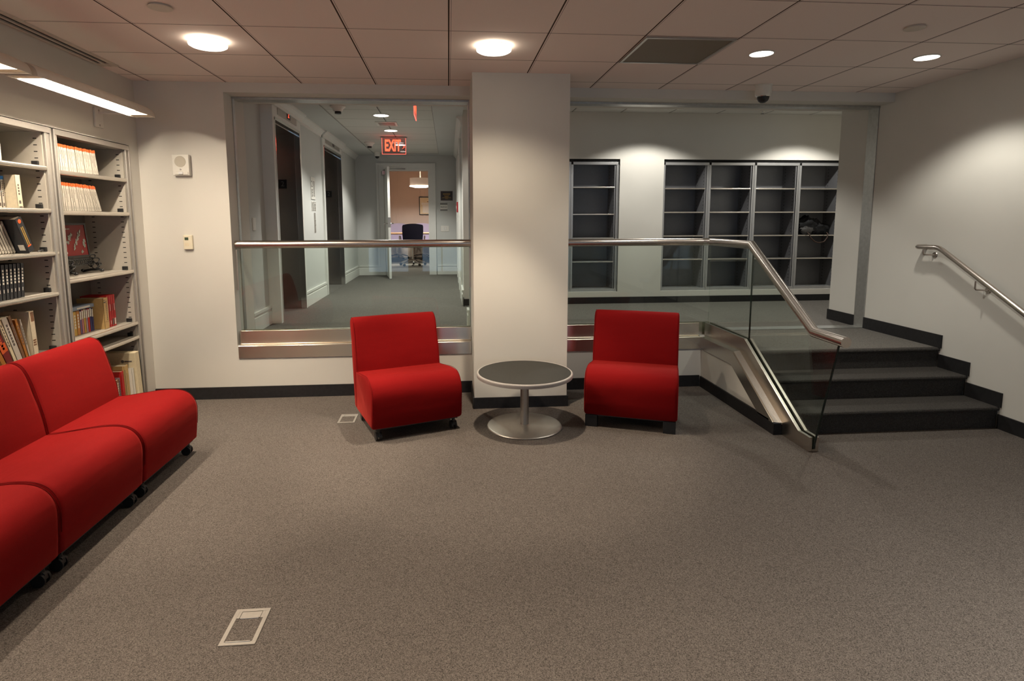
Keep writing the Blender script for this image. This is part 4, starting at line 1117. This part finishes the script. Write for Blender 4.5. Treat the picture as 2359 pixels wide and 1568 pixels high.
# ------------------------------------------------------------------ floor boxes, wall devices
def floor_box(label, loc):
    t = thing('floor_box', label, 'floor box', loc, 0, 'power boxes in the carpet')
    hx, hy, e = 0.066, 0.100, 0.016
    MB().box(-hx, hx, -hy, -hy+e, 0, 0.004).box(-hx, hx, hy-e, hy, 0, 0.004).box(-hx, -hx+e, -hy+e, hy-e, 0, 0.004).box(hx-e, hx, -hy+e, hy-e, 0, 0.004).build('frame', FBOX, t, bevel=0.001)
    MB().box(-hx+e, hx-e, -hy+e, hy-e, 0, 0.001).build('tray', BLACK, t)
    MB().box(-hx+e, hx-e, -hy+e, 0.044, 0.001, 0.0025).build('carpet_lid', CARPET, t)
    MB().box(-hx+e, -hx+e+0.010, 0.0455, hy-e, 0.001, 0.0035).box(hx-e-0.010, hx-e, 0.0455, hy-e, 0.001, 0.0035).build('flap_side', FBOX, t)
    MB().box(-hx+e+0.0115, hx-e-0.0115, 0.0475, hy-e-0.002, 0.001, 0.0035).build('cable_flap', FBOX, t, bevel=0.0008)
    MB().cyl((-0.035, 0.045, 0.003), (0.035, 0.045, 0.003), 0.0035, 8).cyl((-0.045, -hy+e, 0.004), (0.045, -hy+e, 0.004), 0.003, 8).build('hinge', LIP, t)
floor_box('metal floor box in the carpet near the camera', (-0.795, 2.108, 0))
floor_box('metal floor box in the carpet beside the left chair', (-0.807, 4.447, 0))
sp = thing('alarm_speaker', 'white fire alarm speaker with strobe high on the back wall', 'alarm', (-2.198, YB, 2.005))
MB().box(-0.064, 0.068, -0.045, 0, -0.085, 0.085).build('body', WHITEP, sp, bevel=0.004)
MB().lathe([(0.0, -0.048), (0.044, -0.048), (0.045, -0.044)], (0.0, 0, 0.027), 32, 'y').build('grille', GRILLE, sp, smooth=True)
MB().box(-0.045, 0.06, -0.052, -0.045, -0.078, -0.055).build('strobe_bar', WHITEP, sp, bevel=0.002)
MB().box(-0.012, 0.022, -0.062, -0.05, -0.076, -0.057).build('strobe_lens', LENS, sp, bevel=0.004)
MB().box(-0.004, 0.0, -0.0465, -0.045, -0.044, -0.030).box(0.004, 0.007, -0.0465, -0.045, -0.042, -0.034).build('marking', MARK, sp)
th = thing('thermostat', 'cream thermostat below the alarm speaker on the back wall', 'thermostat', (-2.188, YB, 1.368))
MB().box(-0.036, 0.036, -0.024, 0, -0.06, 0.06).build('body', CREAMP, th, bevel=0.004)
MB().box(-0.024, 0.006, -0.0255, -0.024, 0.018, 0.042).build('display', LCD, th)
for x in (-0.02, -0.003):
    for z in (-0.012, -0.024): MB().box(x, x+0.009, -0.0265, -0.024, z-0.004, z+0.004).build('button', CREAMREF, th)

# ------------------------------------------------------------------ bay bookcases
YW = 7.15
N1, N2, NZ0, NZ1 = (0.93, 2.141), (2.705, 5.16), 0.637, 2.297
wy = MB().box(0.18, 6.0, YW, 7.5, 0.3, NZ0).box(0.18, 6.0, YW, 7.5, NZ1, 2.95).box(0.18, N1[0], YW, 7.5, NZ0, NZ1).box(N1[1], N2[0], YW, 7.5, NZ0, NZ1).box(N2[1], 6.0, YW, 7.5, NZ0, NZ1)
wy.box(N1[0], N2[1], 7.48, 7.5, NZ0, NZ1)
struct(wy.build('wall_bay', PAINT))
struct(MB().box(5.85, 6.0, 5.78, YW, ZL, 2.95).build('wall_bay_right', PAINT))
struct(MB().box(0.18, 5.85, YW-0.012, YW, ZL, ZL+0.082).box(0.172, 0.18, 7.05, YW+0.02, ZL, ZL+0.10).build('baseboard_bay', BASEB))
gp = MB()
for a, b in (N1, N2):
    gp.box(a, b, YW+0.02, YW+0.03, NZ1-0.034, NZ1).box(a, a+0.006, YW+0.02, YW+0.03, NZ0, NZ1).box(b-0.010, b, YW+0.02, YW+0.03, NZ0, NZ1)
struct(gp.build('niche_gap_shade', GAP))  # black strips standing in for the dark recess around the bay bookcases
def bay_case(label, x0, w, zs):
    t = thing('bay_bookcase', label, 'bookcase', (x0, YW+0.03, 0), 0, 'grey bookcases in the bay wall')
    zt = NZ1-0.034
    MB().box(0.01, w-0.01, 0.285, 0.30, NZ0+0.03, zt).build('back_panel', GREYST, t)
    for a, b in ((0.006, 0.020), (w-0.052, w-0.038)): MB().box(a, b, 0.0, 0.29, NZ0+0.02, zt).build('side_panel', GREYST, t)
    m = MB()
    for k in range(36):
        z = NZ0+0.1+k*0.043
        m.box(w-0.0527, w-0.0515, 0.03, 0.042, z, z+0.010).box(w-0.0527, w-0.0515, 0.22, 0.232, z, z+0.010)
    m.build('slot_row', GAP, t)
    MB().box(0.0, 0.020, -0.012, 0.01, NZ0, zt).box(w-0.030, w-0.012, -0.008, 0.01, NZ0, zt).box(w-0.010, w, -0.012, 0.01, NZ0, zt).build('stile', GREYLT, t, bevel=0.0015)
    MB().box(0.0, w, -0.012, 0.03, zt-0.034, zt).build('top_rail', GREYLT, t, bevel=0.0015)
    MB().box(0.0, w, -0.010, 0.29, NZ0, NZ0+0.034).build('bottom_rail', GREYLT, t, bevel=0.0015)
    for z in zs:
        s = MB().box(0.021, w-0.053, 0.004, 0.285, z-0.004, z+0.004).build('shelf', GREYST, t)
        MB().box(0.021, w-0.045, -0.003, 0.004, z-0.008, z+0.007).build('shelf_lip', LIP, s, bevel=0.001)
    return t
Z1 = (1.951, 1.615, 1.316, 1.017); Z2 = (1.937, 1.639, 1.339, 1.039)
bay_case('empty grey bookcase left of the pale wall panel in the bay', 1.535, 0.598, Z1)
bay_case('empty grey bookcase mostly hidden behind the pillar', 0.935, 0.598, Z1)
bay_case('empty grey bookcase leftmost in the row of four', 2.712, 0.596, Z2)
bay_case('empty grey bookcase second from left in the row of four', 3.310, 0.598, Z2)
bay_case('empty grey bookcase third from left in the row of four', 3.910, 0.598, Z2)
bay_case('grey bookcase with the black bag, rightmost of the four', 4.510, 0.598, Z2)
bg_ = thing('shoulder_bag', 'crumpled black bag on a bay bookcase shelf', 'bag', (4.80, YW+0.16, 1.343))
rb = random.Random(5)
def crump(d): return 1+0.16*math.sin(7*d.x+3*d.z)+0.12*math.sin(9*d.y+5*d.z+1)+0.08*math.sin(15*d.x-11*d.z)
def fit(mb):
    mb.v = [(min(0.24, max(-0.25, a)), min(0.115, max(-0.12, b)), min(0.27, max(0.006, c))) for a, b, c in mb.v]; return mb
fit(MB().blob((-0.07, 0, 0.115), (0.15, 0.10, 0.12), 28, 16, crump).blob((0.10, 0.01, 0.075), (0.14, 0.09, 0.085), 24, 14, crump)).build('body', BAGF, bg_, smooth=True)
fit(MB().blob((-0.12, -0.085, 0.06), (0.09, 0.03, 0.05), 20, 10, crump)).build('front_pocket', BAGG, bg_, smooth=True)
MB().tube([(-0.14, -0.14, 0.03), (-0.135, -0.172, 0.015), (-0.12, -0.178, -0.03), (-0.06, -0.18, -0.085), (0.0, -0.18, -0.10), (0.07, -0.18, -0.085), (0.11, -0.178, -0.03), (0.118, -0.172, 0.015), (0.12, -0.14, 0.03)], 0.007, 8).build('strap', BROWNL, bg_, smooth=True)

# ------------------------------------------------------------------ board room behind the hall
bw = MB().box(-4.2, 2.2, 16.9, 17.0, 0.3, 3.1).box(-4.3, -4.2, 11.55, 17.0, 0.3, 3.1).box(2.2, 2.3, 11.55, 17.0, 0.3, 3.1)
for x in (-1.62, -1.50, -0.86, -0.72, -0.10, 0.04): bw.box(x, x+0.05, 16.885, 16.9, 0.9, 3.0)
bw.box(-4.2, -2.4, 11.5, 11.55, 0.3, 3.1).box(0.34, 2.2, 11.5, 11.55, 0.3, 3.1).box(-2.4, 0.34, 11.5, 11.55, 2.95, 3.1)
struct(bw.build('wall_board_room', PAINT_PINK))
struct(MB().box(-4.3, 2.3, 11.55, 17.0, 0.3, ZL).build('floor_board_room', CARPET_UP))
struct(MB().box(-4.3, 2.3, 11.5, 17.0, 3.05, 3.15).build('ceiling_board_room', PAINT))
pd = thing('pendant_lamp', 'white drum pendant lamp in the room beyond the door', 'pendant lamp', (-0.70, 14.9, 2.405))
MB().tube([(0, 0, 0.20), (0, 0, 0.69)], 0.014, 10).build('stem', WHITEP, pd)
MB().lathe([(0.265, 0.0), (0.265, 0.20), (0.26, 0.20), (0.26, 0.0)], n=40).build('drum_shade', SHADEF, pd, smooth=True)
MB().lathe([(0.0, -0.035), (0.15, -0.03), (0.27, -0.004), (0.275, 0.01), (0.26, 0.012)], n=40).build('diffuser', SHADEL, pd, smooth=True)
MB().box(-0.012, 0.012, -0.012, 0.012, 0.17, 0.20).box(-0.26, 0.26, -0.006, 0.006, 0.18, 0.19).build('spider', WHITEP, pd)
disk_lamp((-0.70, 14.9, 2.32), 70, (1.0, 0.89, 0.78), 0.5, 160)
disk_lamp((-2.2, 13.6, 3.03), 45, (1.0, 0.89, 0.78), 0.2, 150)
pc = thing('framed_certificate', 'framed certificate on the far beige wall beyond the door', 'picture', (-0.54, 16.885, 1.963))
MB().box(-0.30, 0.30, -0.025, 0, -0.26, 0.26).build('frame', BLACK, pc, bevel=0.004)
MB().box(-0.275, 0.275, -0.028, -0.025, -0.235, 0.235).build('mount', CREAMB, pc)
MB().box(-0.20, 0.20, -0.030, -0.028, -0.20, 0.02).box(-0.23, 0.23, -0.030, -0.028, 0.03, 0.09).build('paper', WHITEP, pc)
MB().box(-0.07, 0.07, -0.031, -0.0285, 0.11, 0.125).cyl((0, -0.028, 0.16), (0, -0.031, 0.16), 0.022, 16).build('crest', MARK, pc)
tt = thing('board_table', 'long wooden table in the room beyond the door', 'table', (-0.8, 15.0, ZL))
MB().box(-1.6, 1.6, -0.45, 0.75, 0.715, 0.745).build('table_top', WOOD, tt, bevel=0.006)
for x in (-1.1, 0.9): MB().box(x, x+0.2, -0.2, 0.5, 0.0, 0.715).build('leg', WOODD, tt)
def office_chair(label, loc, rz, fab):
    t = thing('office_chair', label, 'chair', loc, rz, 'board room chairs')
    secs = []
    for z, w, y in ((0.46, 0.21, 0.20), (0.6, 0.235, 0.235), (0.8, 0.25, 0.265), (0.95, 0.25, 0.295), (0.985, 0.235, 0.305)):
        lo = []
        n = 9
        for i in range(n):
            s = -1+2*i/(n-1); lo.append((s*w, y-0.05*s*s, z-(0.03*s*s if z > 0.9 else 0)))
        for i in range(n):
            s = 1-2*i/(n-1); lo.append((s*w, y+0.045-0.05*s*s, z-(0.03*s*s if z > 0.9 else 0)))
        secs.append(lo)
    MB().sections(secs).build('backrest', fab, t, smooth=True)
    MB().box(-0.25, 0.25, -0.25, 0.22, 0.43, 0.50).build('seat', fab, t, bevel=0.03, segs=3)
    for s in (-1, 1):
        MB().tube([(s*0.26, 0.20, 0.50), (s*0.29, 0.16, 0.68), (s*0.29, 0.0, 0.70), (s*0.29, -0.14, 0.68), (s*0.28, -0.12, 0.52), (s*0.25, 0.0, 0.45)], 0.013, 10).build('armrest', CHROME, t, smooth=True)
    MB().cyl((0, 0, 0.10), (0, 0, 0.43), 0.028, 16).build('column', CHROME, t, smooth=True)
    for k in range(5):
        a = 2*PI*k/5+0.3
        c, s = math.cos(a), math.sin(a)
        l = MB().tube([(0, 0, 0.13), (c*0.15, s*0.15, 0.12), (c*0.29, s*0.29, 0.075)], [0.026, 0.02, 0.014], 10).build('base_leg', CHROME, t, smooth=True)
        MB().cyl((c*0.30-s*0.018, s*0.30+c*0.018, 0.03), (c*0.30+s*0.018, s*0.30-c*0.018, 0.03), 0.03, 16).build('caster', BLACK, l, smooth=True)
    return t
office_chair('dark navy office chair seen from behind through the door', (-0.86, 13.75, ZL), PI, NAVYF)
bpy.context.view_layer.update()
n0 = [o for o in D.objects if o.name.startswith('office_chair')][0]
n0.rotation_euler = (0, 0, 0)
office_chair('lavender office chair across the table, left', (-1.42, 16.15, ZL), 0, LAVF)
office_chair('lavender office chair across the table, middle', (-0.75, 16.15, ZL), 0, LAVF)
office_chair('lavender office chair across the table, right', (-0.08, 16.15, ZL), 0, LAVF)
